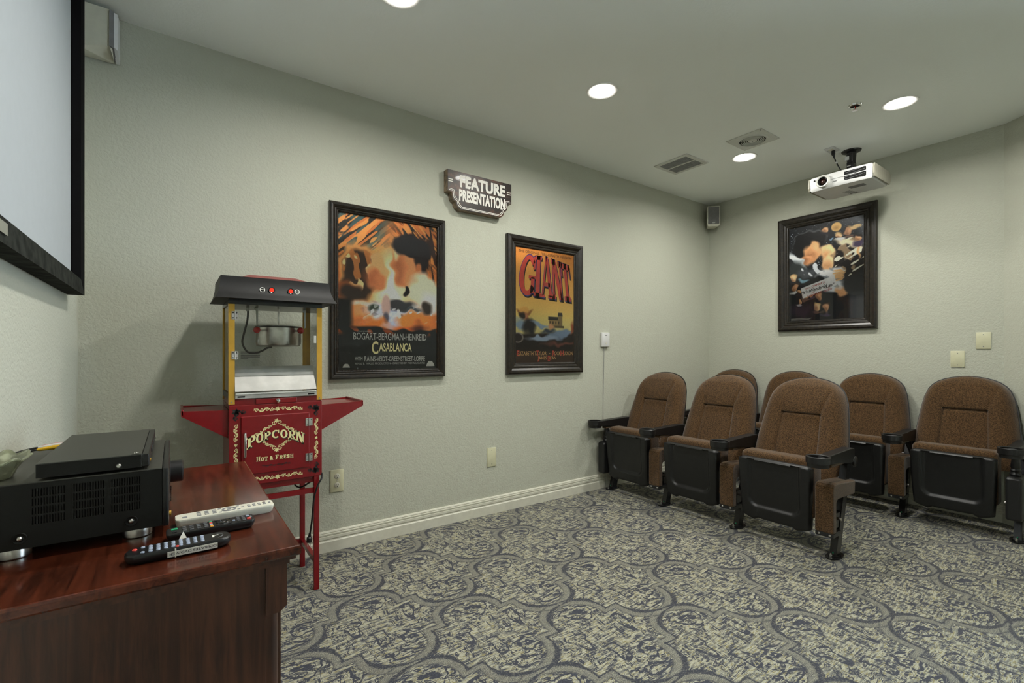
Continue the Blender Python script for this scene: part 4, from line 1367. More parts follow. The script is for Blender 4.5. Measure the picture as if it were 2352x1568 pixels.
PX, PY = 0.755, -0.28
def popcorn_cart():
    t = thing('popcorn_cart', 'red metal popcorn cart lettered in cream, with fold-out side shelves and square legs', 'cart', (PX, PY, 0))
    hw, yf, yb = 0.199, -0.160, 0.160
    zb, zt = 0.562, 0.930
    obj('body', MB().box(-hw + 0.002, hw - 0.002, yf + 0.004, yb, zb + 0.004, zt), M['red'], t)
    obj('front_panel', MB().rbox(-hw, hw, yf - 0.003, yf + 0.004, zb, zt, 0.002), M['red'], t)
    obj('lower_rail', MB().box(-hw + 0.012, hw - 0.012, yf + 0.010, yf + 0.032, 0.532, zb + 0.004), M['red'], t)
    d = obj('door', MB().rbox(-0.152, 0.140, yf - 0.009, yf - 0.003, 0.6115, 0.878, 0.003), M['red'], t)
    for z in (0.8325, 0.6615):
        h = obj('hinge', MB().box(0.121, 0.134, yf - 0.0125, yf - 0.009, z - 0.019, z + 0.019).box(0.140, 0.153, yf - 0.0125, yf - 0.003, z - 0.019, z + 0.019)
                .cyl((0.137, yf - 0.012, z - 0.019), (0.137, yf - 0.012, z + 0.019), 0.0035, n=10), M['chrome'], d)
        sc = MB()
        for x in (0.1275, 0.1465):
            for dz in (-0.011, 0.011):
                sc.cyl((x, yf - 0.0132, z + dz), (x, yf - 0.012, z + dz), 0.002, n=8)
        obj('hinge_screws', sc, M['black_metal'], d)
    obj('handle', MB().tube(bez([(-0.135, yf - 0.009, 0.693), (-0.136, yf - 0.022, 0.700), (-0.136, yf - 0.027, 0.748), (-0.136, yf - 0.022, 0.796), (-0.135, yf - 0.009, 0.803)], 5), 0.0048, 10), M['chrome'], d, True)
    # legs and stretchers
    a = 0.0125
    for sx in (-1, 1):
        for y in (yf + 0.010, yb + 0.000):
            obj('leg', MB().rbox(sx * 0.174 - a, sx * 0.174 + a, y - a, y + a, 0.0, 0.566, 0.002), M['red'], t)
        obj('side_stretcher', MB().box(sx * 0.174 - 0.009, sx * 0.174 + 0.009, yf + 0.010 + a, yb - a, 0.128, 0.152), M['red'], t)
        obj('foot_bolt', MB().cyl((sx * (0.174 + a), yf + 0.010, 0.49), (sx * (0.174 + a + 0.004), yf + 0.010, 0.49), 0.005, n=10), M['steel'], t)
    obj('front_stretcher', MB().box(-0.174 + a, 0.174 - a, yf + 0.002, yf + 0.018, 0.480, 0.504), M['red'], t)
    obj('rear_stretcher', MB().box(-0.174 + a, 0.174 - a, yb - 0.008, yb + 0.008, 0.128, 0.152), M['red'], t)
    # fold-out shelves
    for sx in (-1, 1):
        x0, x1 = hw, hw + 0.175
        k = 0.175 if sx < 0 else 0.212
        x1 = hw + k
        pl = [(sx * x0, yf + 0.02), (sx * x1, yf + 0.02), (sx * x1, yb - 0.02), (sx * x0, yb - 0.02)]
        s = obj('shelf', MB().prism(pl, 'z', 0.903, 0.909), M['red'], t)
        for y in (yf + 0.02, yb - 0.02):
            tri = [(sx * x0, 0.909), (sx * x1, 0.915), (sx * x1, 0.893), (sx * x0, 0.782)]
            obj('shelf_bracket', MB().prism(tri, 'y', y - 0.003, y + 0.003), M['red'], s)
        obj('shelf_rim', MB().rbox(min(sx * x1, sx * (x1 - 0.010)), max(sx * x1, sx * (x1 - 0.010)), yf + 0.017, yb - 0.017, 0.894, 0.920, 0.003), M['red'], s)
    # lettering and ornament on the front
    yo = yf - 0.0035
    yd = yf - 0.0095
    orn = MB()
    vine(orn, (-0.100, 0.902), (-0.012, 0.906), 4, 0.0075, 0.0031, yo); vine(orn, (0.110, 0.902), (0.010, 0.906), 4, 0.0075, 0.0031, yo)
    leafcross(orn, -0.001, 0.905, 0.012, yo)
    vine(orn, (-0.100, 0.588), (-0.012, 0.586), 4, 0.0075, 0.0031, yo); vine(orn, (0.110, 0.588), (0.010, 0.586), 4, 0.0075, 0.0031, yo)
    leafcross(orn, -0.001, 0.585, 0.012, yo)
    for x in (-0.172, 0.172):
        vine(orn, (x, 0.845), (x, 0.765), 4, 0.0075, 0.0031, yo); vine(orn, (x, 0.648), (x, 0.738), 4, 0.0075, 0.0031, yo)
        leafcross(orn, x, 0.751, 0.008, yo)
    obj('border_ornament', orn, M['cream_print'], t)
    co = MB()
    for sx in (-1, 1):
        for z, sz in ((0.900, -1), (0.592, 1)):
            cx = sx * 0.172
            leafcross(co, cx, z, 0.018, yo)
            vine(co, (cx, z), (cx - sx * 0.040, z), 2, 0.009, 0.0042, yo)
            vine(co, (cx, z), (cx, z + sz * 0.040), 2, 0.009, 0.0042, yo)
    obj('corner_ornament', co, M['black_print'], t)
    me = MB()
    cx = -0.006
    for sx in (-1, 1):
        vine(me, (cx + sx * 0.092, 0.786), (cx + sx * 0.020, 0.832), 4, 0.006, 0.0026, yd)
        vine(me, (cx + sx * 0.062, 0.760), (cx + sx * 0.016, 0.728), 3, 0.006, 0.0026, yd)
        me.ribbon([(cx + sx * 0.078, 0.790), (cx + sx * 0.04, 0.818), (cx + sx * 0.008, 0.836)], 0.0022, yd)
        me.ribbon([(cx + sx * 0.060, 0.756), (cx + sx * 0.03, 0.742), (cx + sx * 0.008, 0.732)], 0.0022, yd)
        me.ribbon(spiral(cx + sx * 0.012, 0.840, 0.010, 0, 1.2, 14, sx), 0.0026, yd)
        me.ribbon(spiral(cx + sx * 0.012, 0.722, 0.010, 0, 1.2, 14, -sx), 0.0026, yd)
    leafcross(me, cx, 0.849, 0.011, yd); leafcross(me, cx, 0.712, 0.011, yd)
    obj('door_ornament', me, M['cream_print'], d)
    un = MB()
    vine(un, (-0.068, 0.6455), (cx, 0.643), 4, 0.004, 0.002, yd); vine(un, (0.056, 0.6455), (cx, 0.643), 4, 0.004, 0.002, yd)
    obj('underline_ornament', un, M['black_print'], d)
    def arch(X, Z):
        u = (X - cx) / 0.115
        return X * (1 + 0.0 * u), Z - 0.030 * u * u + 0.006
    def pop(dx, dz, y, grow=0.0):
        it = []
        for ch, xa, xb, ex in (('P', -0.130, -0.091, 0.014), ('O', -0.092, -0.062, 0.006), ('P', -0.060, -0.029, 0.001), ('C', -0.027, 0.005, 0.0), ('O', 0.009, 0.041, 0.001), ('R', 0.043, 0.077, 0.006), ('N', 0.077, 0.116, 0.014)):
            it.append((ch, xa + dx, xb + dx, 0.763 - ex * 0.55 + dz, 0.800 + ex * 0.55 + dz))
        return slab_text(it, y, arch)
    obj('lettering_shadow', pop(0.0030, -0.0030, yd - 0.0008), M['black_print'], d)
    obj('lettering', pop(0, 0, yd - 0.0014), M['cream_print'], d)
    small = []
    x = -0.0905
    for ch, w, h in (('H', 0.0175, 0.0215), ('O', 0.0145, 0.018), ('T', 0.0145, 0.018), (' ', 0.006, 0), ('&', 0.016, 0.019), (' ', 0.006, 0), ('F', 0.0165, 0.0215), ('R', 0.0165, 0.018), ('E', 0.014, 0.018), ('S', 0.013, 0.018), ('H', 0.0165, 0.018)):
        if ch != ' ':
            small.append((ch, x, x + w * 0.92, 0.6680, 0.6680 + h))
        x += w * 1.06
    obj('lettering', slab_text(small, yd - 0.0008), M['cream_print'], d)
    return t
popcorn_cart()

def popcorn_machine():
    Z0 = 0.9305
    t = thing('popcorn_machine', 'glass sided popcorn popper with gold corner posts and black canopy', 'popcorn machine', (PX, PY, Z0))
    hw, yf, yb = 0.200, -0.160, 0.160
    z = lambda a: a - Z0
    obj('base', MB().box(-hw + 0.004, hw - 0.004, yf + 0.003, yb, 0.0, z(0.957)), M['red'], t)
    dr = obj('crumb_drawer', MB().rbox(-0.092, 0.084, yf - 0.004, yf + 0.006, 0.001, z(0.9545), 0.002), M['red'], t)
    obj('drawer_knob', MB().lathe([(0.0, -0.022), (0.007, -0.020), (0.0105, -0.013), (0.007, -0.006), (0.005, 0.0)], (0.0, yf - 0.004, z(0.9435)), 'y', 20), M['chrome'], dr, True)
    pw = 0.0245
    for sx in (-1, 1):
        for yy, nm in ((yf, 1), (yb, -1)):
            pl = [(sx * hw, yy), (sx * (hw - pw), yy), (sx * (hw - pw), yy + nm * 0.003), (sx * (hw - 0.003), yy + nm * 0.003), (sx * (hw - 0.003), yy + nm * pw), (sx * hw, yy + nm * pw)]
            p = obj('corner_post', MB().prism(pl, 'z', z(0.936), z(1.392)), M['gold'], t)
            if nm == 1:
                obj('post_screw', MB().cyl((sx * (hw - 0.012), yy - 0.002, z(0.945)), (sx * (hw - 0.012), yy + 0.001, z(0.945)), 0.0035, n=10), M['steel'], p)
    gp = lambda vs: MB().add(vs, [(0, 1, 2, 3)])
    zg0, zg1 = z(1.092), z(1.392)
    obj('glass_door', gp([(-hw + pw - 0.002, yf + 0.004, zg0), (hw - pw + 0.002, yf + 0.004, zg0), (hw - pw + 0.002, yf + 0.004, zg1), (-hw + pw - 0.002, yf + 0.004, zg1)]), M['glass'], t)
    for sx in (-1, 1):
        x = sx * (hw - 0.005)
        obj('side_glass', gp([(x, yf + 0.004, z(0.96)), (x, yb - 0.004, z(0.96)), (x, yb - 0.004, zg1), (x, yf + 0.004, zg1)]), M['glass'], t)
        obj('side_sill', MB().box(min(sx * hw, sx * (hw - 0.012)), max(sx * hw, sx * (hw - 0.012)), yf + pw, yb - pw, z(0.957), z(0.985)), M['black_metal'], t)
    obj('rear_glass', gp([(-hw + pw, yb - 0.006, z(0.96)), (hw - pw, yb - 0.006, z(0.96)), (hw - pw, yb - 0.006, zg1), (-hw + pw, yb - 0.006, zg1)]), M['glass'], t)
    obj('floor_plate', MB().box(-hw + 0.012, hw - 0.012, yf + 0.02, yb - 0.008, z(0.957), z(0.962)), M['alu'], t)
    # hinges of the glass door, latch
    for zz in (1.3365, 1.157):
        h = obj('hinge', MB().box(-hw + 0.012, -hw + 0.023, yf - 0.004, yf - 0.0005, z(zz) - 0.018, z(zz) + 0.018).box(-hw + 0.0265, -hw + 0.0375, yf - 0.004, yf + 0.003, z(zz) - 0.018, z(zz) + 0.018)
                .cyl((-hw + 0.0248, yf - 0.004, z(zz) - 0.018), (-hw + 0.0248, yf - 0.004, z(zz) + 0.018), 0.003, n=10), M['alu'], t)
        sc = MB()
        for xx in (-hw + 0.0175, -hw + 0.032):
            for dz in (-0.011, 0.011):
                sc.cyl((xx, yf - 0.006, z(zz) + dz), (xx, yf - 0.0035, z(zz) + dz), 0.0025, n=8)
        obj('screws', sc, M['black_metal'], h)
    obj('latch', MB().rbox(hw - 0.040, hw - 0.028, yf - 0.004, yf + 0.003, z(1.215), z(1.252), 0.002), M['white_metal'], t)
    # serving flap: upper facet, lower facet, lip
    x0, x1 = -hw + pw + 0.002, hw - pw - 0.008
    fl = obj('serving_flap', MB().add([(x0, yf + 0.024, z(1.106)), (x1 - 0.006, yf + 0.024, z(1.106)), (x1 - 0.003, yf + 0.016, z(1.062)), (x0, yf + 0.016, z(1.062)),
                              (x1 + 0.004, yf - 0.012, z(0.992)), (x0 - 0.002, yf - 0.012, z(0.992))], [(0, 1, 2, 3), (3, 2, 4, 5)]), M['alu'], t)
    so = fl.modifiers.new('thickness', 'SOLIDIFY'); so.thickness = 0.0025
    obj('flap_crease', MB().box(x0, x1 - 0.003, yf + 0.0125, yf + 0.0150, z(1.0612), z(1.0628)), M['steel'], t)
    obj('flap_lip', MB().rbox(x0 - 0.002, x1 + 0.006, yf - 0.006, yf + 0.004, z(0.959), z(0.979), 0.002), M['alu'], t)
    obj('flap_rail', MB().box(x0, x1 + 0.004, yf - 0.010, yf + 0.004, z(0.979), z(0.985)), M['white_metal'], t)
    for xa in (x0 + 0.008, x1 - 0.034):
        obj('lip_slot', MB().rbox(xa, xa + 0.030, yf - 0.0066, yf - 0.005, z(0.9645), z(0.9715), 0.003), M['void'], t)
    # kettle and its hardware
    KN = (-0.0795, 1.2767, 0.1130, 1.2778)
    kx, ky, kz0, kz1, kr = 0.030, 0.0, 1.200, 1.297, 0.103
    k = obj('kettle', MB().lathe([(0.0, z(kz0)), (kr - 0.014, z(kz0)), (kr - 0.004, z(kz0) + 0.005), (kr, z(kz0) + 0.016), (kr, z(kz1)), (kr - 0.003, z(kz1)), (kr - 0.003, z(kz1) - 0.01)], (kx, ky, 0), 'z', 40), M['steel'], t, True)
    obj('kettle_lid', MB().lathe([(0.0, z(kz1) + 0.007), (kr - 0.03, z(kz1) + 0.006), (kr + 0.003, z(kz1) + 0.002), (kr + 0.003, z(kz1) - 0.006)], (kx, ky, 0), 'z', 40), M['black_metal'], k, True)
    obj('stirrer_rod', MB().cyl((kx, ky, z(kz1)), (kx, ky, z(1.40)), 0.0045, n=10), M['steel'], t)
    for sx, xx, zz in ((-1, KN[0], KN[1]), (1, KN[2], KN[3])):
        a = obj('kettle_handle', MB().cyl((xx, -0.092, z(zz)), (xx + 0.01 * sx, ky, z(zz) - 0.004), 0.004, n=8), M['steel'], k)
        obj('handle_knob', MB().lathe([(0.0, -0.016), (0.008, -0.0138), (0.0138, -0.008), (0.016, 0), (0.0138, 0.008), (0.008, 0.0138), (0, 0.016)], (xx, -0.10, z(zz)), 'y', 20), M['red_knob'], k, True)
        hx = (-0.0675, 0.154)[sx > 0]
        obj('hanger', MB().prism([(hx - 0.026 * (1 if sx < 0 else 0.4), z(1.400)), (hx + 0.008, z(1.400)), (hx + 0.008, z(1.30)), (hx + 0.001, z(1.295)), (hx - 0.002, z(1.375)), (hx - 0.012, z(1.390))], 'y', ky + 0.012, ky + 0.018), M['white_metal'], t)
    cz = [(-0.104, 0.02, 1.395), (-0.103, 0.02, 1.365), (-0.108, 0.01, 1.32), (-0.124, 0.0, 1.255), (-0.130, -0.01, 1.215), (-0.112, -0.02, 1.175), (-0.080, -0.02, 1.166), (-0.045, -0.01, 1.178), (-0.020, 0.0, 1.193), (0.0, 0.0, 1.196)]
    obj('kettle_cable', MB().tube([Vector((p[0], p[1], z(p[2]))) for p in bez(cz, 5)], 0.0046, 8), M['conduit'], t, True)
    obj('cable_nut', MB().cyl((-0.104, 0.02, z(1.398)), (-0.104, 0.02, z(1.372)), 0.008, n=6), M['alu'], t)
    # small print on the door glass
    pr = MB()
    for i in range(7):
        w_ = 0.078 if i < 6 else 0.03
        pr.box(-0.152, -0.152 + w_, yf + 0.0030, yf + 0.0034, z(1.172) - i * 0.0052, z(1.172) - i * 0.0052 + 0.0018)
    obj('warning_print', pr, M['black_print'], t)
    # canopy
    zb, zt = z(1.409), z(1.512)
    cur = [(0.0, 0.0), (0.006, 0.004), (0.020, 0.016), (0.040, 0.028), (0.062, 0.036), (0.085, 0.040), (0.103, 0.041)]   # (drop above bottom, inset)
    lv = []
    for h, ins in cur:
        lv.append((zb + h, 0.254 - ins * 0.55, -0.228 + ins * 1.25, 0.158))
    vs, fs = [], []
    for zz, w, y0, y1 in lv:
        vs += [(-w, y0, zz), (w, y0, zz), (w, y1, zz), (-w, y1, zz)]
    for i in range(len(lv) - 1):
        for j in range(4):
            fs.append((4 * i + j, 4 * i + (j + 1) % 4, 4 * i + 4 + (j + 1) % 4, 4 * i + 4 + j))
    m = 4 * (len(lv) - 1)
    fs += [(3, 2, 1, 0), (m, m + 1, m + 2, m + 3)]
    cn = obj('canopy', MB().add(vs, fs), M['canopy'], t, True)
    obj('valance', MB().box(-hw, hw, yf - 0.004, yb, z(1.388), z(1.4085)), M['black_metal'], t)
    obj('roof_plate', MB().add([(-0.155, -0.150, zt), (0.150, -0.150, zt), (0.150, 0.14, zt), (-0.155, 0.14, zt), (-0.11, -0.10, zt + 0.022), (0.09, -0.10, zt + 0.022), (0.09, 0.10, zt + 0.022), (-0.11, 0.10, zt + 0.022)],
                               [(0, 1, 5, 4), (1, 2, 6, 5), (2, 3, 7, 6), (3, 0, 4, 7), (4, 5, 6, 7)]), M['red'], t)
    ysw = -0.1935
    for i, (sx, lx, zz) in enumerate(((-0.030, -0.069, 1.458), (0.051, 0.079, 1.459))):
        obj('switch_bezel', MB().lathe([(0.0098, -0.002), (0.013, -0.004), (0.0135, 0.006)], (sx, ysw, z(zz)), 'y', 24), M['black_metal'], t, True)
        obj('lit_switch', MB().lathe([(0.0, -0.004), (0.006, -0.0035), (0.0098, -0.001)], (sx, ysw, z(zz)), 'y', 20), M['red_lamp'], t, True)
        obj('switch_label', MB().lathe([(0.0085, -0.0015), (0.0112, -0.0015), (0.0112, 0.004), (0.0085, 0.004)], (lx, ysw, z(zz) - 0.001), 'y', 24).box(lx - 0.0085, lx + 0.0085, ysw - 0.0015, ysw + 0.003, z(zz) - 0.003, z(zz) + 0.001), M['white_print'], t)
    return t
popcorn_machine()

def cart_cord():
    t = thing('power_cord', 'loose black cord with plug dangling from the popcorn cart', 'cord', (PX, PY, 0))
    yf = -0.160
    p = [(0.11, 0.02, 0.560), (0.105, 0.02, 0.50), (0.13, 0.0, 0.475), (0.175, -0.02, 0.500), (0.204, -0.06, 0.540), (0.200, -0.140, 0.572), (0.196, -0.178, 0.555), (0.175, -0.184, 0.520), (0.158, -0.180, 0.46), (0.152, -0.176, 0.38), (0.146, -0.172, 0.32), (0.141, -0.170, 0.285)]
    obj('cable', MB().tube(bez(p, 6), 0.0042, 8), M['black'], t, True)
    obj('plug', MB().tube([(0.141, -0.170, 0.29), (0.140, -0.170, 0.272), (0.139, -0.170, 0.268), (0.137, -0.170, 0.246)], [0.0055, 0.0075, 0.0125, 0.0125], 12), M['black'], t, True)
    for s in (-1, 1):
        obj('prong', MB().box(0.137 + s * 0.006 - 0.0008, 0.137 + s * 0.006 + 0.0008, -0.173, -0.167, 0.228, 0.247), M['chrome'], t)
cart_cord()

# ------------------------------------------------------------------ cabinet
CT = 0.75
def cabinet():
    t = thing('media_cabinet', 'dark mahogany cabinet with overhanging top in the near corner', 'cabinet', (0, 0, 0))
    Y0, Y1, X1 = -1.803, -0.815, 0.581
    e = 0.0
    # top slab with eased front edge
    pts = []
    lev = [(0.729, 0.003), (0.733, 0.0), (0.745, 0.0), (0.749, 0.002), (CT, 0.005)]
    vs, fs = [], []
    for z, ins in lev:
        vs += [(0.003, Y0 + ins, z), (X1 - ins, Y0 + ins, z), (X1 - ins, Y1 - ins, z), (0.003, Y1 - ins, z)]
    for i in range(len(lev) - 1):
        for j in range(4):
            fs.append((4 * i + j, 4 * i + (j + 1) % 4, 4 * i + 4 + (j + 1) % 4, 4 * i + 4 + j))
    fs += [(3, 2, 1, 0), (16, 17, 18, 19)]
    obj('top', MB().add(vs, fs), M['wood_top'], t)
    # moulding under the top, in two steps
    obj('moulding', MB().prism([(0.004, Y0 + 0.008), (X1 - 0.009, Y0 + 0.008), (X1 - 0.009, Y1 - 0.008), (0.004, Y1 - 0.008)], 'z', 0.721, 0.729), M['wood_side'], t)
    obj('moulding', MB().prism([(0.004, Y0 + 0.016), (X1 - 0.020, Y0 + 0.016), (X1 - 0.020, Y1 - 0.016), (0.004, Y1 - 0.016)], 'z', 0.711, 0.721), M['wood_side'], t)
    xb = 0.541
    obj('end_panel', MB().box(0.004, 0.516, Y0 + 0.030, Y0 + 0.050, 0.06, 0.711), M['wood_side'], t)
    obj('carcass', MB().box(0.006, 0.528, Y0 + 0.050, Y1 - 0.030, 0.06, 0.7105), M['wood_side'], t)
    obj('plinth', MB().box(0.006, 0.545, Y0 + 0.022, Y1 - 0.022, 0.0, 0.06), M['wood_side'], t)
    for ya, s in ((Y0 + 0.024, 1), (Y1 - 0.024, -1)):
        yy = sorted((ya, ya + s * 0.040))
        p = obj('pilaster', MB().prism([(0.5155, 0.606), (0.542, 0.606), (0.557, 0.618), (0.557, 0.711), (0.5155, 0.711)], 'y', yy[0], yy[1]), M['wood_side'], t)
        c = MB()
        yc = ya + s * 0.020
        n = 14
        arc = [(0.5155, yc - 0.014)] + [(0.5255 + 0.0165 * math.cos(a), yc + 0.0165 * math.sin(a)) for a in np.linspace(-math.pi / 2, math.pi / 2, n)] + [(0.5155, yc + 0.014)]
        obj('column', c.prism(arc, 'z', 0.060, 0.606), M['wood_side'], t, True)
    mid = (Y0 + Y1) / 2
    for ya, yb_, hs in ((Y0 + 0.070, mid - 0.003, 1), (mid + 0.003, Y1 - 0.070, 0)):
        d = obj('door', MB().box(0.528, 0.546, ya, yb_, 0.075, 0.700), M['wood_side'], t)
        fr = MB()
        for a in ((ya, yb_, 0.075, 0.130), (ya, yb_, 0.645, 0.700), (ya, ya + 0.055, 0.130, 0.645), (yb_ - 0.055, yb_, 0.130, 0.645)):
            fr.box(0.546, 0.552, a[0], a[1], a[2], a[3])
        obj('door_frame', fr, M['wood_side'], d)
        yk = yb_ - 0.03 if hs else ya + 0.03
        obj('knob', MB().lathe([(0.0, 0.022), (0.009, 0.019), (0.011, 0.013), (0.005, 0.007), (0.005, 0.0)], (0.552, yk, 0.42), 'x', 16), M['gold'], d, True)
    return t
cabinet()

# ------------------------------------------------------------------ AV equipment
def receiver():
    t = thing('av_receiver', 'black home theatre receiver with vented side on the cabinet', 'receiver', (0, 0, CT))
    Y0, Y1, X0, X1 = -1.571, -1.141, 0.012, 0.334
    z0, z1 = 0.776 - CT, 0.907 - CT
    obj('chassis', MB().box(X0, X1, Y0 + 0.006, Y1, z0, z1 - 0.002), M['void'], t)
    obj('top_cover', MB().rbox(X0, X1, Y0, Y1, z1 - 0.004, z1, 0.002), M['dvd'], t)
    obj('side_cover', MB().box(X0, X1, Y1 - 0.001, Y1 + 0.002, z0, z1 - 0.004), M['av_black'], t)
    # near side: plates around three louvre fields
    va, vb = 0.8215 - CT, 0.8935 - CT
    fields = [(0.121, 0.172), (0.183, 0.234), (0.2435, 0.295)]
    pl = MB()
    pl.box(X0, X1, Y0, Y0 + 0.006, z0, va).box(X0, X1, Y0, Y0 + 0.006, vb, z1 - 0.003)
    xs = [X0] + [v for f in fields for v in f] + [X1]
    for i in range(0, len(xs), 2):
        pl.box(xs[i], xs[i + 1], Y0, Y0 + 0.006, va, vb)
    side = obj('side_plate', pl, M['av_black'], t)
    for a, b in fields:
        g = MB()
        for k in range(12):
            x = a + (b - a) * (k + 0.5) / 12 - 0.0008
            g.box(x - 0.0013, x + 0.0013, Y0 + 0.0004, Y0 + 0.004, va, vb)
        for k in (1, 2, 3):
            zz = va + (vb - va) * k / 4
            g.box(a, b, Y0 + 0.0002, Y0 + 0.004, zz - 0.0020, zz + 0.0020)
        obj('vent_grille', g, M['av_black'], side)
    for x in (0.106, 0.2795):
        obj('screw_boss', MB().lathe([(0.0, -0.004), (0.004, -0.004), (0.006, -0.001), (0.0105, -0.002), (0.012, 0.001)], (x, Y0, 0.7975 - CT), 'y', 24), M['av_black'], t, True)
        obj('screw', MB().lathe([(0.0, -0.0062), (0.003, -0.0056), (0.0045, -0.0036)], (x, Y0, 0.7975 - CT), 'y', 14), M['steel'], t, True)
    obj('faceplate', MB().rbox(X1, X1 + 0.013, Y0 - 0.001, Y1 + 0.002, z0 - 0.003, z1 - 0.001, 0.004), M['black'], t, True)
    obj('volume_knob', MB().lathe([(0.0, 0.032), (0.027, 0.031), (0.030, 0.028), (0.030, 0.0)], (X1 + 0.013, -1.245, 0.824 - CT + 0.006), 'x', 32), M['black'], t, True)
    obj('display_window', MB().rbox(X1 + 0.012, X1 + 0.0145, -1.43, -1.30, 0.835 - CT, 0.880 - CT, 0.003), M['void'], t)
    for k in range(8):
        obj('front_button', MB().box(X1 + 0.013, X1 + 0.0165, -1.44 + 0.02 * k, -1.43 + 0.02 * k, 0.795 - CT, 0.800 - CT), M['chrome'], t)
    obj('headphone_jack', MB().cyl((X1 + 0.013, -1.53, 0.79 - CT), (X1 + 0.017, -1.53, 0.79 - CT), 0.006, n=14), M['gold'], t)
    for x in (0.088, 0.288):
        for y in (Y0 + 0.050, Y1 - 0.05):
            obj('foot', MB().lathe([(0.0, 0.0), (0.025, 0.0), (0.027, 0.002), (0.027, 0.020), (0.024, z0 + 0.001)], (x, y, 0), 'z', 32), M['steel'], t, True)
    return t
receiver()

def dvd_player():
    zt = 0.9075
    t = thing('dvd_player', 'slim dark grey disc player stacked on the receiver', 'disc player', (0, 0, zt))
    Y0, Y1, X0, X1 = -1.568, -1.147, 0.128, 0.2975
    obj('case', MB().rbox(X0, X1, Y0, Y1, 0.005, 0.0345, 0.0015), M['dvd'], t)
    obj('side_skirt', MB().box(X0 + 0.001, X1 - 0.001, Y0 - 0.0012, Y0 + 0.001, 0.0055, 0.0325), M['av_black'], t)
    obj('faceplate', MB().rbox(X1 + 0.0005, X1 + 0.0135, Y0, Y1, 0.006, 0.0335, 0.002), M['black'], t)
    obj('top_trim', MB().box(X1 - 0.018, X1 - 0.0005, Y0 + 0.001, Y1 - 0.001, 0.0345, 0.0350), M['dvd'], t)
    obj('disc_tray', MB().box(X1 + 0.0135, X1 + 0.0150, -1.45, -1.30, 0.018, 0.026), M['black_matte'], t)
    obj('indicator', MB().box(X1 + 0.013, X1 + 0.0155, -1.535, -1.525, 0.012, 0.016), M['gold'], t)
    for k in range(4):
        obj('front_button', MB().box(X1 + 0.013, X1 + 0.0165, -1.27 + 0.022 * k, -1.258 + 0.022 * k, 0.014, 0.019), M['chrome'], t)
    obj('side_screw', MB().lathe([(0.0, -0.003), (0.003, -0.003), (0.0042, -0.0015), (0.0052, 0.0)], (0.258, Y0 - 0.001, 0.013), 'y', 16), M['steel'], t, True)
    ml = MB()
    for k, (w, dy) in enumerate(((0.010, 0), (0.016, 0.006), (0.012, 0.012))):
        ml.box(X1 - 0.014 + 0.003 * k, X1 - 0.0125 + 0.003 * k, Y0 + 0.014 + dy * 0.2, Y0 + 0.014 + w, 0.0350, 0.0353)
    obj('top_print', ml, M['white_print'], t)
    for x in (X0 + 0.03, X1 - 0.03):
        for y in (Y0 + 0.04, Y1 - 0.04):
            obj('foot', MB().cyl((x, y, 0.0), (x, y, 0.0055), 0.010, n=14), M['black_matte'], t)
dvd_player()

for nm, col, y, z, lb in (('yellow', 'yellow', -1.245, 0.927, 'yellow audio video plug behind the disc player'),
                          ('red', 'red_plug', -1.218, 0.929, 'red audio video plug behind the disc player'),
                          ('white', 'white', -1.232, 0.930, 'white audio video plug between the red and the yellow one')):
    t = thing('av_cable', lb, 'cable', (0.1275, y, z), 0, 'plugs behind the disc player')
    obj('plug', MB().tube([(0.0, 0, 0), (-0.022, -0.006, 0.0), (-0.024, -0.0065, 0), (-0.044, -0.014, -0.001), (-0.050, -0.0155, -0.001)], [0.0058, 0.0058, 0.0050, 0.0042, 0.0022], 12), M[col], t, True)
    obj('cable', MB().tube(bez([(-0.049, -0.0155, -0.001), (-0.072, -0.024, -0.004), (-0.096, -0.036, -0.010), (-0.105, -0.05, -0.0165)], 5), 0.0022, 8), M['black'], t, True)

def dish():
    t = thing('glass_dish', 'fluted pale green glass dish at the edge of the receiver', 'dish', (0.058, -1.492, 0.907))
    prof = [(0.0, 0.0), (0.026, 0.0), (0.030, 0.004), (0.036, 0.020), (0.050, 0.040), (0.058, 0.046), (0.059, 0.050), (0.055, 0.050), (0.046, 0.043), (0.032, 0.023), (0.024, 0.008), (0.0, 0.006)]
    mb = MB()
    n, lob = 96, 8
    m = len(prof)
    vs, fs = [], []
    for i in range(n):
        a = 2 * math.pi * i / n
        for r, h in prof:
            rr = r * (1 + 0.07 * math.cos(lob * a) * h / 0.05)
            vs.append((rr * math.cos(a) * 0.82, rr * math.sin(a) * 1.25, 0.84 * h + 0.004 * math.cos(lob * a) * h / 0.05))
    for i in range(n):
        j = (i + 1) % n
        for k in range(m - 1):
            fs.append((i * m + k, j * m + k, j * m + k + 1, i * m + k + 1))
    bm_o = obj('bowl', mb.add(vs, fs), M['dish'], t, True)
    rim = [(0.0585 * (1 + 0.07 * math.cos(lob * a)) * math.cos(a) * 0.82, 0.0585 * (1 + 0.07 * math.cos(lob * a)) * math.sin(a) * 1.25, 0.0412 + 0.004 * math.cos(lob * a)) for a in np.linspace(0, 2 * math.pi, 80)]
    obj('rim', MB().tube(rim, 0.0028, 8), M['dish'], t, True)
dish()

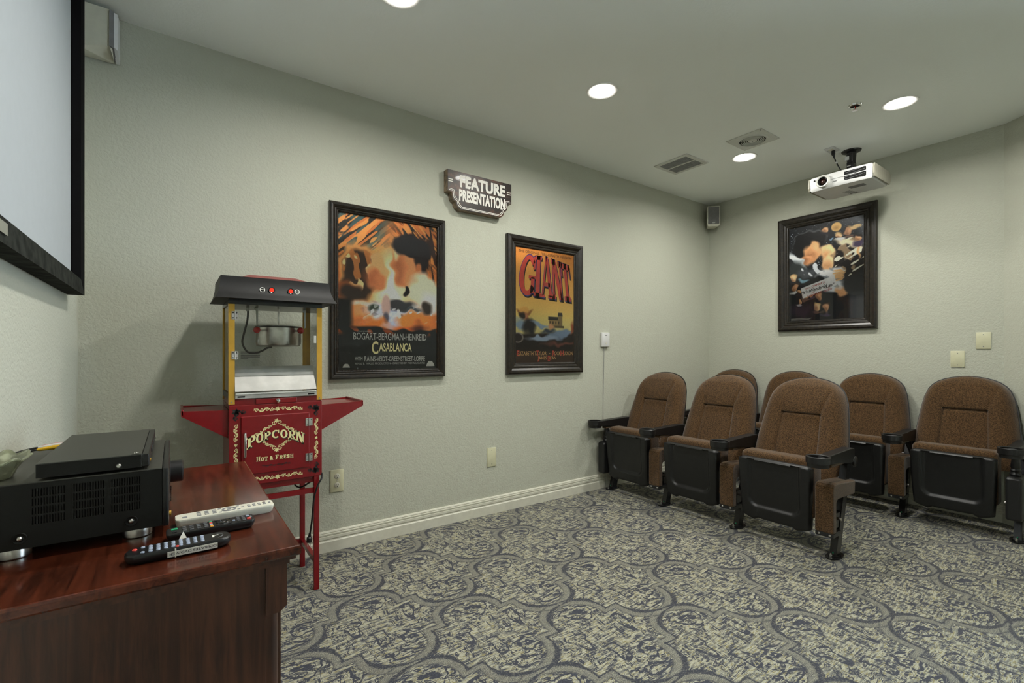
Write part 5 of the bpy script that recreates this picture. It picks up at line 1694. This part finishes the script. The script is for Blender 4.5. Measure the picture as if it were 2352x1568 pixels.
# ------------------------------------------------------------------ remotes
def rounded_plan(L, W, r, n=5, taper=0.0):
    pts = []
    for cx, cy, a0 in ((L / 2 - r, W / 2 - r, 0), (-L / 2 + r, W / 2 - r, 90), (-L / 2 + r, -W / 2 + r, 180), (L / 2 - r, -W / 2 + r, 270)):
        for i in range(n + 1):
            a = math.radians(a0 + 90 * i / n)
            y = cy + r * math.sin(a)
            x = cx + r * math.cos(a)
            pts.append((x, y * (1 - taper * (0.5 - x / L))))
    return pts
def remote_body(plan, levels):
    n = len(plan); vs = []; fs = []
    for z, k, kx in levels:
        vs += [(x * kx, y * k, z(x) if callable(z) else z) for x, y in plan]
    for i in range(len(levels) - 1):
        for j in range(n):
            fs.append((i * n + j, i * n + (j + 1) % n, (i + 1) * n + (j + 1) % n, (i + 1) * n + j))
    fs += [tuple(range(n - 1, -1, -1)), tuple((len(levels) - 1) * n + j for j in range(n))]
    return MB().add(vs, fs)

def button(t, x, y, z, w, d, mat, h=0.002, round_=False):
    key = (round(w, 5), round(d, 5), mat, round_, h)
    if key not in _btn:
        if round_:
            o = obj('button', MB().lathe([(0.0, h), (w * 0.36, h * 0.9), (w * 0.5, h * 0.4), (w * 0.5, -0.001)], n=12), M[mat], t, True)
        else:
            o = obj('button', MB().rbox(-w / 2, w / 2, -d / 2, d / 2, -0.001, h, 0.0008, 1), M[mat], t)
        _btn[key] = o
    else:
        o = _btn[key].copy()
        COL.objects.link(o)
        o.parent = t
    o.location = (x, y, z)
    return o
_btn = {}

def white_remote():
    t = thing('remote_control', 'long white remote control farthest back on the cabinet', 'remote', (0.464, -1.512, CT), math.radians(1.5), 'remote controls on the cabinet')
    pl = rounded_plan(0.212, 0.050, 0.010)
    obj('body', remote_body(pl, [(0.0, 0.72, 0.93), (0.004, 0.86, 0.97), (0.012, 0.95, 0.99), (0.0165, 1.0, 1.0), (0.020, 1.0, 1.0), (0.0215, 0.965, 0.992)]), M['off_white'], t, True)
    zt = 0.0215
    obj('power_button', MB().rbox(-0.092, -0.082, -0.012, -0.002, zt - 0.001, zt + 0.001, 0.002), M['grey'], t)
    for i in range(3):
        for j in range(3):
            button(t, -0.058 + 0.016 * i, -0.012 + 0.012 * j, zt, 0.009, 0.006, 'grey', 0.0012)
    obj('cursor_ring', MB().lathe([(0.011, 0.0), (0.012, 0.001), (0.016, 0.001), (0.017, 0.0)], (0.006, 0, zt), 'z', 28), M['grey'], t, True)
    button(t, 0.006, 0, zt, 0.010, 0.010, 'grey', 0.0012, True)
    for x, y in ((-0.014, -0.015), (0.026, -0.015), (-0.014, 0.015), (0.026, 0.015), (0.036, 0.0)):
        button(t, x, y, zt, 0.007, 0.005, 'grey', 0.0012)
    for i in range(4):
        for j in range(2):
            button(t, 0.050 + 0.012 * i, -0.006 + 0.012 * j, zt, 0.007, 0.006, 'grey', 0.0012)
    button(t, 0.086, 0.008, zt, 0.008, 0.008, 'poster_brown', 0.0014, True)
    obj('maker_mark', MB().box(0.095, 0.100, -0.006, 0.006, zt - 0.0003, zt + 0.0003), M['grey'], t)
white_remote()

def tv_remote():
    t = thing('remote_control', 'middle black remote with green and red buttons, touching the white one', 'remote', (0.428, -1.608, CT), math.radians(2.0), 'remote controls on the cabinet')
    pl = rounded_plan(0.172, 0.048, 0.010)
    obj('body', remote_body(pl, [(0.0, 0.70, 0.90), (0.005, 0.90, 0.955), (0.014, 1.0, 1.0), (0.019, 1.0, 1.0), (0.0205, 0.96, 0.99)]), M['black'], t, True)
    zt = 0.0205
    button(t, -0.071, 0.010, zt, 0.012, 0.008, 'button_green', 0.002)
    button(t, -0.071, -0.010, zt, 0.008, 0.006, 'black_matte', 0.002)
    for i in range(4):
        for j in range(3):
            button(t, -0.053 + 0.0135 * i, -0.013 + 0.013 * j, zt, 0.008, 0.007, 'button_dark', 0.0022)
    for j, mt in enumerate(('button_orange', 'button_blue', 'button_red', 'button_green')):
        button(t, -0.002, -0.0165 + 0.011 * j, zt, 0.006, 0.008, mt, 0.0022)
    obj('cursor_ring', MB().lathe([(0.008, 0.0), (0.009, 0.0025), (0.013, 0.0025), (0.0145, 0.0)], (0.022, 0, zt), 'z', 28), M['black_metal'], t, True)
    button(t, 0.022, 0, zt, 0.010, 0.01, 'black_metal', 0.003, True)
    for x, y in ((0.010, -0.017), (0.034, -0.017), (0.010, 0.017), (0.034, 0.017)):
        button(t, x, y, zt, 0.007, 0.005, 'black_metal', 0.002)
    button(t, 0.043, -0.004, zt, 0.007, 0.007, 'button_blue', 0.0022, True)
    for i in range(2):
        for j in range(3):
            button(t, 0.053 + 0.0105 * i, -0.012 + 0.0115 * j, zt, 0.007, 0.007, 'button_dark', 0.0022)
    button(t, 0.0735, 0.012, zt, 0.007, 0.007, 'button_blue', 0.0022)
    button(t, 0.0735, -0.010, zt, 0.008, 0.009, 'button_red', 0.0022)
    obj('maker_mark', MB().box(0.078, 0.0815, -0.004, 0.010, zt - 0.0003, zt + 0.0003), M['grey'], t)
tv_remote()

def universal_remote():
    t = thing('remote_control', 'rounded black remote with pale buttons and paper tape lettered on its side', 'remote', (0.367, -1.700, CT), math.radians(1.0), 'remote controls on the cabinet')
    pl = rounded_plan(0.182, 0.052, 0.022, 8)
    def zb(k): return k
    obj('body', remote_body(pl, [(zb(0.0), 0.62, 0.90), (zb(0.004), 0.85, 0.96), (zb(0.012), 1.0, 1.0), (zb(0.018), 0.99, 0.995), (zb(0.021), 0.90, 0.96)]), M['black'], t, True)
    zf = lambda x: 0.021
    for i in range(9):
        for j in range(4):
            x, y = -0.062 + 0.0125 * i, -0.015 + 0.0098 * j
            if i == 0 and j in (1, 2): continue
            button(t, x, y, zf(x), 0.0075, 0.0075, 'button_blue', 0.0024, True)
    button(t, -0.075, 0.008, zf(-0.075), 0.009, 0.009, 'button_red', 0.0024, True)
    button(t, -0.0057, -0.0190, zf(0) , 0.006, 0.006, 'button_red', 0.0024, True)
    obj('logo_arc', MB().tube([(0.064 + 0.012 * math.cos(a), 0.012 * math.sin(a), zf(0.066)) for a in np.linspace(-1.4, 1.5, 12)], 0.0006, 6), M['grey'], t)
    mk = MB().box(0.056, 0.060, -0.006, 0.006, zf(0.058) - 0.0003, zf(0.058) + 0.0005).box(0.060, 0.068, 0.003, 0.006, zf(0.062) - 0.0003, zf(0.062) + 0.0005)
    obj('maker_mark', mk, M['white_print'], t)
    tp = obj('label_tape', MB().box(-0.022, 0.064, -0.0278, -0.0262, 0.005, 0.0155), M['tape'], t)
    # the writing is upside down
    mb = letters('OPERATES DVD/VCR', -0.062, 0.020, -0.0128, -0.0080, -0.02795, 0.01)
    mb.v = [(-x, y, -z) for x, y, z in mb.v]
    obj('lettering', mb, M['black_print'], tp)
    obj('clear_tape', MB().box(-0.010, -0.0075, -0.0282, -0.0262, 0.003, 0.020), M['off_white'], t)
    obj('tape_tab', MB().add([(-0.002, 0.024, 0.021), (0.012, 0.026, 0.021), (0.006, 0.034, 0.033)], [(0, 1, 2)]), M['tape'], t)
universal_remote()

# ------------------------------------------------------------------ theatre seats (tip-up, facing the screen wall)
PITCH = 0.575
def interp(x, pts):
    for (a, fa), (b, fb) in zip(pts, pts[1:]):
        if x <= b:
            k = (x - a) / (b - a)
            return fa + (fb - fa) * k
    return pts[-1][1]
HW = [(0.40, 0.262), (0.50, 0.274), (0.60, 0.268), (0.70, 0.256), (0.78, 0.245), (0.85, 0.232), (0.90, 0.214), (0.935, 0.190), (0.96, 0.160), (0.978, 0.124), (0.990, 0.086), (0.997, 0.046), (1.0, 0.012)]

def backrest_mesh(lean):
    xs = lambda z: 0.200 + (z - 0.5) * lean      # front surface leans back
    mb = MB()
    zs = list(np.linspace(0.40, 0.72, 16)) + list(np.linspace(0.73, 0.82, 19)) + list(np.linspace(0.835, 0.96, 12)) + [0.968, 0.975, 0.982, 0.988, 0.993, 0.997, 1.0]
    ss = list(np.sin(np.linspace(-math.pi / 2, math.pi / 2, 81)))
    vs, fs = [], []
    def disp(y, z):
        # bolsters forward at the sides, lumbar panel set in, seams pressed in
        d = 0.016 * min(1.0, max(0.0, (abs(y) - 0.09) / 0.10)) ** 1.5
        d += 0.010 * math.exp(-((z - 0.86) / 0.09) ** 2)
        def groove(dist, w=0.0075, k=0.013): return -k * math.exp(-(dist / w) ** 2)
        yl = 0.112 + 0.05 * max(0.0, 0.77 - z)
        if z < 0.775:
            d += groove(abs(abs(y) - yl))
            if abs(y) < yl: d -= 0.006
        else:
            yu = 0.112 + 0.30 * (z - 0.775)
            d += groove(abs(abs(y) - yu), 0.008, 0.007)
        if abs(y) < 0.115: d += groove(abs(z - 0.772))
        return d
    for z in zs:
        hw = interp(z, HW)
        for s in ss:
            y = hw * s
            edge = max(0.0, 1 - abs(s) ** 7) ** 0.5
            top = min(1.0, max(0.0, (1.0 - z) / 0.05)) ** 0.5
            k = edge * (0.25 + 0.75 * top) if z > 0.95 else edge
            vs.append((xs(z) + 0.062 - (0.070 + disp(y, z)) * k, y, z))
    n = len(ss)
    for i in range(len(zs) - 1):
        for j in range(n - 1):
            fs.append((i * n + j, i * n + j + 1, (i + 1) * n + j + 1, (i + 1) * n + j))
    # flat rear
    o = len(vs)
    for z in zs:
        hw = interp(z, HW)
        for s in (-1, 1):
            vs.append((xs(z) + 0.065, hw * s, z))
    for i in range(len(zs) - 1):
        a = o + 2 * i
        fs.append((a, a + 2, a + 3, a + 1))
        fs.append((i * n, (i + 1) * n, a + 2, a))
        fs.append((i * n + n - 1, a + 1, a + 3, (i + 1) * n + n - 1))
    return mb.add(vs, fs), xs, zs

def shell_back_mesh(xs, zs):
    mb = MB(); vs, fs = [], []
    for z in zs:
        hw = interp(z, HW) + 0.006
        zz = z + (0.004 if z > 0.9 else 0)
        x = xs(z)
        vs += [(x + 0.066, -hw, zz), (x + 0.076, -hw * 0.97, zz), (x + 0.084, -hw * 0.7, zz), (x + 0.084, hw * 0.7, zz), (x + 0.076, hw * 0.97, zz), (x + 0.066, hw, zz)]
    m = 6
    for i in range(len(zs) - 1):
        for j in range(m):
            k = (j + 1) % m
            fs.append((i * m + j, i * m + k, (i + 1) * m + k, (i + 1) * m + j))
    fs += [tuple(range(m)), tuple((len(zs) - 1) * m + j for j in range(m))]
    return mb.add(vs, fs)

def pan_mesh():
    """plastic underside of the tipped-up seat, facing the front"""
    mb = MB(); vs, fs = [], []
    NZ, NY = 64, 64
    z0, z1 = 0.112, 0.512
    for i in range(NZ + 1):
        f = i / NZ
        for j in range(NY + 1):
            s = -1 + 2 * j / NY
            hw = 0.213 - 0.012 * (1 - f) ** 2
            y = hw * s
            zlow = 0.0 + 0.030 * abs(s) ** 4 + (0.016 if abs(s) < 0.5 else 0.016 * max(0.0, 1 - (abs(s) - 0.5) / 0.12))
            ztop = -0.014 * max(0.0, (abs(s) - 0.86) / 0.14) ** 2
            z = z0 + zlow + (z1 + ztop - z0 - zlow) * f
            x = -0.092 + 0.030 * (1 - f) ** 1.5
            # rounded rim
            e = max(abs(s), abs(2 * f - 1))
            rim = max(0.0, (e - 0.93) / 0.07)
            x += 0.016 * rim ** 2
            # raised U-shaped field
            u = max(abs(y) / 0.150, (0.30 - z) / 0.095 if z < 0.30 else 0.0)
            rr = math.hypot(max(0, abs(y) - 0.10) / 0.05, max(0, 0.265 - z) / 0.055)
            dd = rr if (abs(y) > 0.10 or z < 0.265) else 0.0
            step = 1 / (1 + math.exp(-(dd - 1.0) * 16))
            if z < 0.50:
                x += 0.018 * (1 - step)
            # hand cut-out swell low down
            vs.append((x, y, z))
    w = NY + 1
    for i in range(NZ):
        for j in range(NY):
            fs.append((i * w + j, i * w + j + 1, (i + 1) * w + j + 1, (i + 1) * w + j))
    # side walls back to the cushion
    ring = [j for j in range(w)] + [i * w + NY for i in range(1, NZ + 1)] + [NZ * w + j for j in range(NY - 1, -1, -1)] + [i * w for i in range(NZ - 1, 0, -1)]
    o = len(vs)
    for r in ring:
        x, y, z = vs[r]
        vs.append((-0.018, y * 0.985, z))
    n = len(ring)
    for k in range(n):
        fs.append((ring[k], ring[(k + 1) % n], o + (k + 1) % n, o + k))
    fs.append(tuple(o + k for k in range(n)))
    return mb.add(vs, fs)

def cushion_mesh():
    m = MB()
    bm = bmesh.new()
    bmesh.ops.create_cube(bm, size=1.0)
    for v in bm.verts:
        v.co = Vector((0.012 + v.co.x * 0.125, v.co.y * 0.428, 0.375 + v.co.z * 0.345))
    bmesh.ops.bevel(bm, geom=list(bm.edges), offset=0.028, segments=5, profile=0.5, affect='EDGES')
    for v in bm.verts:                      # slight crown on the front top edge
        v.co.z += 0.006 * (1 - (v.co.y / 0.214) ** 2) * (1 if v.co.z > 0.5 else 0)
    bm.verts.index_update()
    m.add([v.co[:] for v in bm.verts], [[v.index for v in f.verts] for f in bm.faces])
    bm.free()
    return m

def stand(t, ys, covered):
    """one standard: foot, leg, arm with cup holder, padded or plastic cover"""
    P = lambda mb: mb.xf(Matrix.Translation((0, ys, 0)))
    # foot plate
    pl = [(0.045 + 0.075 * math.cos(a), 0.038 * math.sin(a)) for a in np.linspace(0, 2 * math.pi, 24, endpoint=False)]
    obj('foot_plate', P(MB().prism(pl, 'z', 0.0, 0.008).prism([(0.045 + (x - 0.045) * 0.7, y * 0.7) for x, y in pl], 'z', 0.008, 0.016)), M['black_metal'], t)
    for x in (-0.008, 0.098):
        obj('foot_bolt', P(MB().cyl((x, 0, 0.008), (x, 0, 0.024), 0.007, n=6).cyl((x, 0, 0.024), (x, 0, 0.032), 0.004, n=8)), M['chrome'], t)
    # leg, leaning back
    leg = MB()
    a = [(0.020, 0.012), (0.075, 0.012), (0.232, 0.520), (0.175, 0.520)]
    leg.prism(a, 'y', -0.018, 0.018)
    obj('leg', P(leg), M['black_metal'], t)
    obj('inspection_dot', P(MB().box(0.0195, 0.0235, -0.003, 0.003, 0.024, 0.031)), M['button_green'], t)
    obj('leg_bracket', P(MB().rbox(0.005, 0.095, -0.014, 0.014, 0.165, 0.255, 0.004)), M['black_metal'], t)
    obj('hinge_pin', P(MB().cyl((0.0, -0.05, 0.235), (0.0, 0.05, 0.235), 0.009, n=12)), M['steel'], t)
    # arm with cup holder
    arm = [(-0.125, 0.552), (-0.125, 0.592), (-0.10, 0.597), (0.20, 0.606), (0.250, 0.603), (0.258, 0.590), (0.258, 0.530), (0.250, 0.520), (0.150, 0.524), (0.04, 0.540)]
    ar = obj('armrest', P(MB().prism(arm, 'y', -0.029, 0.029)), M['black'], t)
    bv = ar.modifiers.new('eased', 'BEVEL'); bv.width = 0.004; bv.segments = 2; bv.limit_method = 'ANGLE'
    obj('arm_pad', P(MB().rbox(-0.06, 0.20, -0.024, 0.024, 0.526, 0.542, 0.006)), M['fabric'], t)
    obj('cup_holder', P(MB().lathe([(0.0, 0.548), (0.046, 0.548), (0.048, 0.600), (0.056, 0.603), (0.060, 0.600), (0.060, 0.566), (0.054, 0.564), (0.052, 0.544), (0.0, 0.542)], (-0.168, 0, 0), 'z', 36)), M['black'], t, True)
    obj('pivot_cap', P(MB().lathe([(0.0, -0.036), (0.024, -0.035), (0.030, -0.031), (0.031, -0.020)], (0.262, 0, 0.522), 'y', 24)), M['black'], t, True)
    # cover of the standard
    if covered:
        prof = [(-0.098, 0.168), (-0.098, 0.405), (-0.094, 0.428), (-0.080, 0.440), (-0.05, 0.444), (0.205, 0.424), (0.213, 0.412), (0.205, 0.352), (0.195, 0.344), (-0.030, 0.352), (-0.048, 0.340), (-0.052, 0.330), (-0.052, 0.168)]
        c = obj('side_cover', P(MB().prism(prof, 'y', -0.047, 0.047)), M['fabric'], t)
        bv = c.modifiers.new('eased', 'BEVEL'); bv.width = 0.008; bv.segments = 3; bv.limit_method = 'ANGLE'; bv.angle_limit = math.radians(50)
        obj('cover_tab', P(MB().rbox(-0.095, 0.02, -0.046, 0.046, 0.146, 0.170, 0.004)), M['black_metal'], t)
        for y in (-0.028, 0.026):
            obj('rivet', P(MB().lathe([(0.0, -0.004), (0.004, -0.003), (0.006, 0.0)], (-0.095, y, 0.158), 'x', 12)), M['steel'], t, True)
    else:
        prof = [(-0.10, 0.150), (-0.10, 0.400), (-0.090, 0.415), (0.08, 0.415), (0.10, 0.395), (0.08, 0.165), (0.06, 0.150)]
        c = obj('end_cover', P(MB().prism(prof, 'y', -0.036, 0.036)), M['black_soft'], t)
        bv = c.modifiers.new('eased', 'BEVEL'); bv.width = 0.014; bv.segments = 3; bv.limit_method = 'ANGLE'; bv.angle_limit = math.radians(50)
        obj('bellows', P(MB().lathe([(0.018, 0.540), (0.020, 0.50), (0.024, 0.47), (0.020, 0.46), (0.026, 0.45), (0.021, 0.44), (0.028, 0.425), (0.024, 0.415)], (-0.03, 0, 0), 'z', 20)), M['black_soft'], t, True)

def make_seat(name, label, group, loc, lean):
    t = thing(name, label, 'theatre seat', loc, 0, group)
    bk, xs, zs = backrest_mesh(lean)
    obj('backrest', bk, M['fabric'], t, True)
    obj('back_shell', shell_back_mesh(xs, zs), M['black_soft'], t, True)
    obj('seat_shell', pan_mesh(), M['black_soft'], t, True)
    obj('seat_cushion', cushion_mesh(), M['fabric'], t, True)
    obj('cross_bar', MB().cyl((0.20, -PITCH / 2 + 0.02, 0.42), (0.20, PITCH / 2 - 0.02, 0.42), 0.014, n=12), M['black_metal'], t)
    return t

def bare_copy(src, label, loc, group):
    r = src.copy(); COL.objects.link(r)
    r.location = loc; r['label'] = label; r['group'] = group
    for ch in src.children:
        c = ch.copy(); COL.objects.link(c); c.parent = r
    return r

ROW1, ROW2 = 3.40, 4.585
FRONT, BACK = 'front row of theatre seats', 'back row of theatre seats'
y1 = [-0.325, -0.900, -1.475]
y2 = [-0.3175, -0.8925, -1.4675, -2.0425]
lab1 = ['brown theatre seat in the front row against the long poster wall',
        'brown theatre seat in the middle of the front row',
        'nearest brown theatre seat, open end of the front row with padded side cover']
lab2 = ['brown theatre seat in the back row in the far corner, mostly hidden',
        'brown theatre seat in the back row behind the nearest front seat',
        'brown theatre seat in the back row below the dark night toned poster',
        'brown theatre seat in the back row at the angled wall, below the two blank plates']
proto = make_seat('theatre_seat', lab1[1], FRONT, (ROW1, y1[1], 0), 0.36)
stand(proto, -PITCH / 2, True)
sA = bare_copy(proto, lab1[0], (ROW1, y1[0], 0), FRONT)
sC = bare_copy(proto, lab1[2], (ROW1, y1[2], 0), FRONT)
# back row: the same seat set a little more upright against the wall
b0 = make_seat('theatre_seat', lab2[0], BACK, (ROW2, y2[0], 0), 0.235)
stand(b0, -PITCH / 2, True)
b1 = bare_copy(b0, lab2[1], (ROW2, y2[1], 0), BACK)
b2 = bare_copy(b0, lab2[2], (ROW2, y2[2], 0), BACK)
b3 = make_seat('theatre_seat', lab2[3], BACK, (ROW2, y2[3], 0), 0.235)
# the ends of the rows carry plain plastic covers
stand(sA, PITCH / 2 - 0.032, False)
stand(b0, PITCH / 2 - 0.032, False)
stand(b3, -PITCH / 2, False)
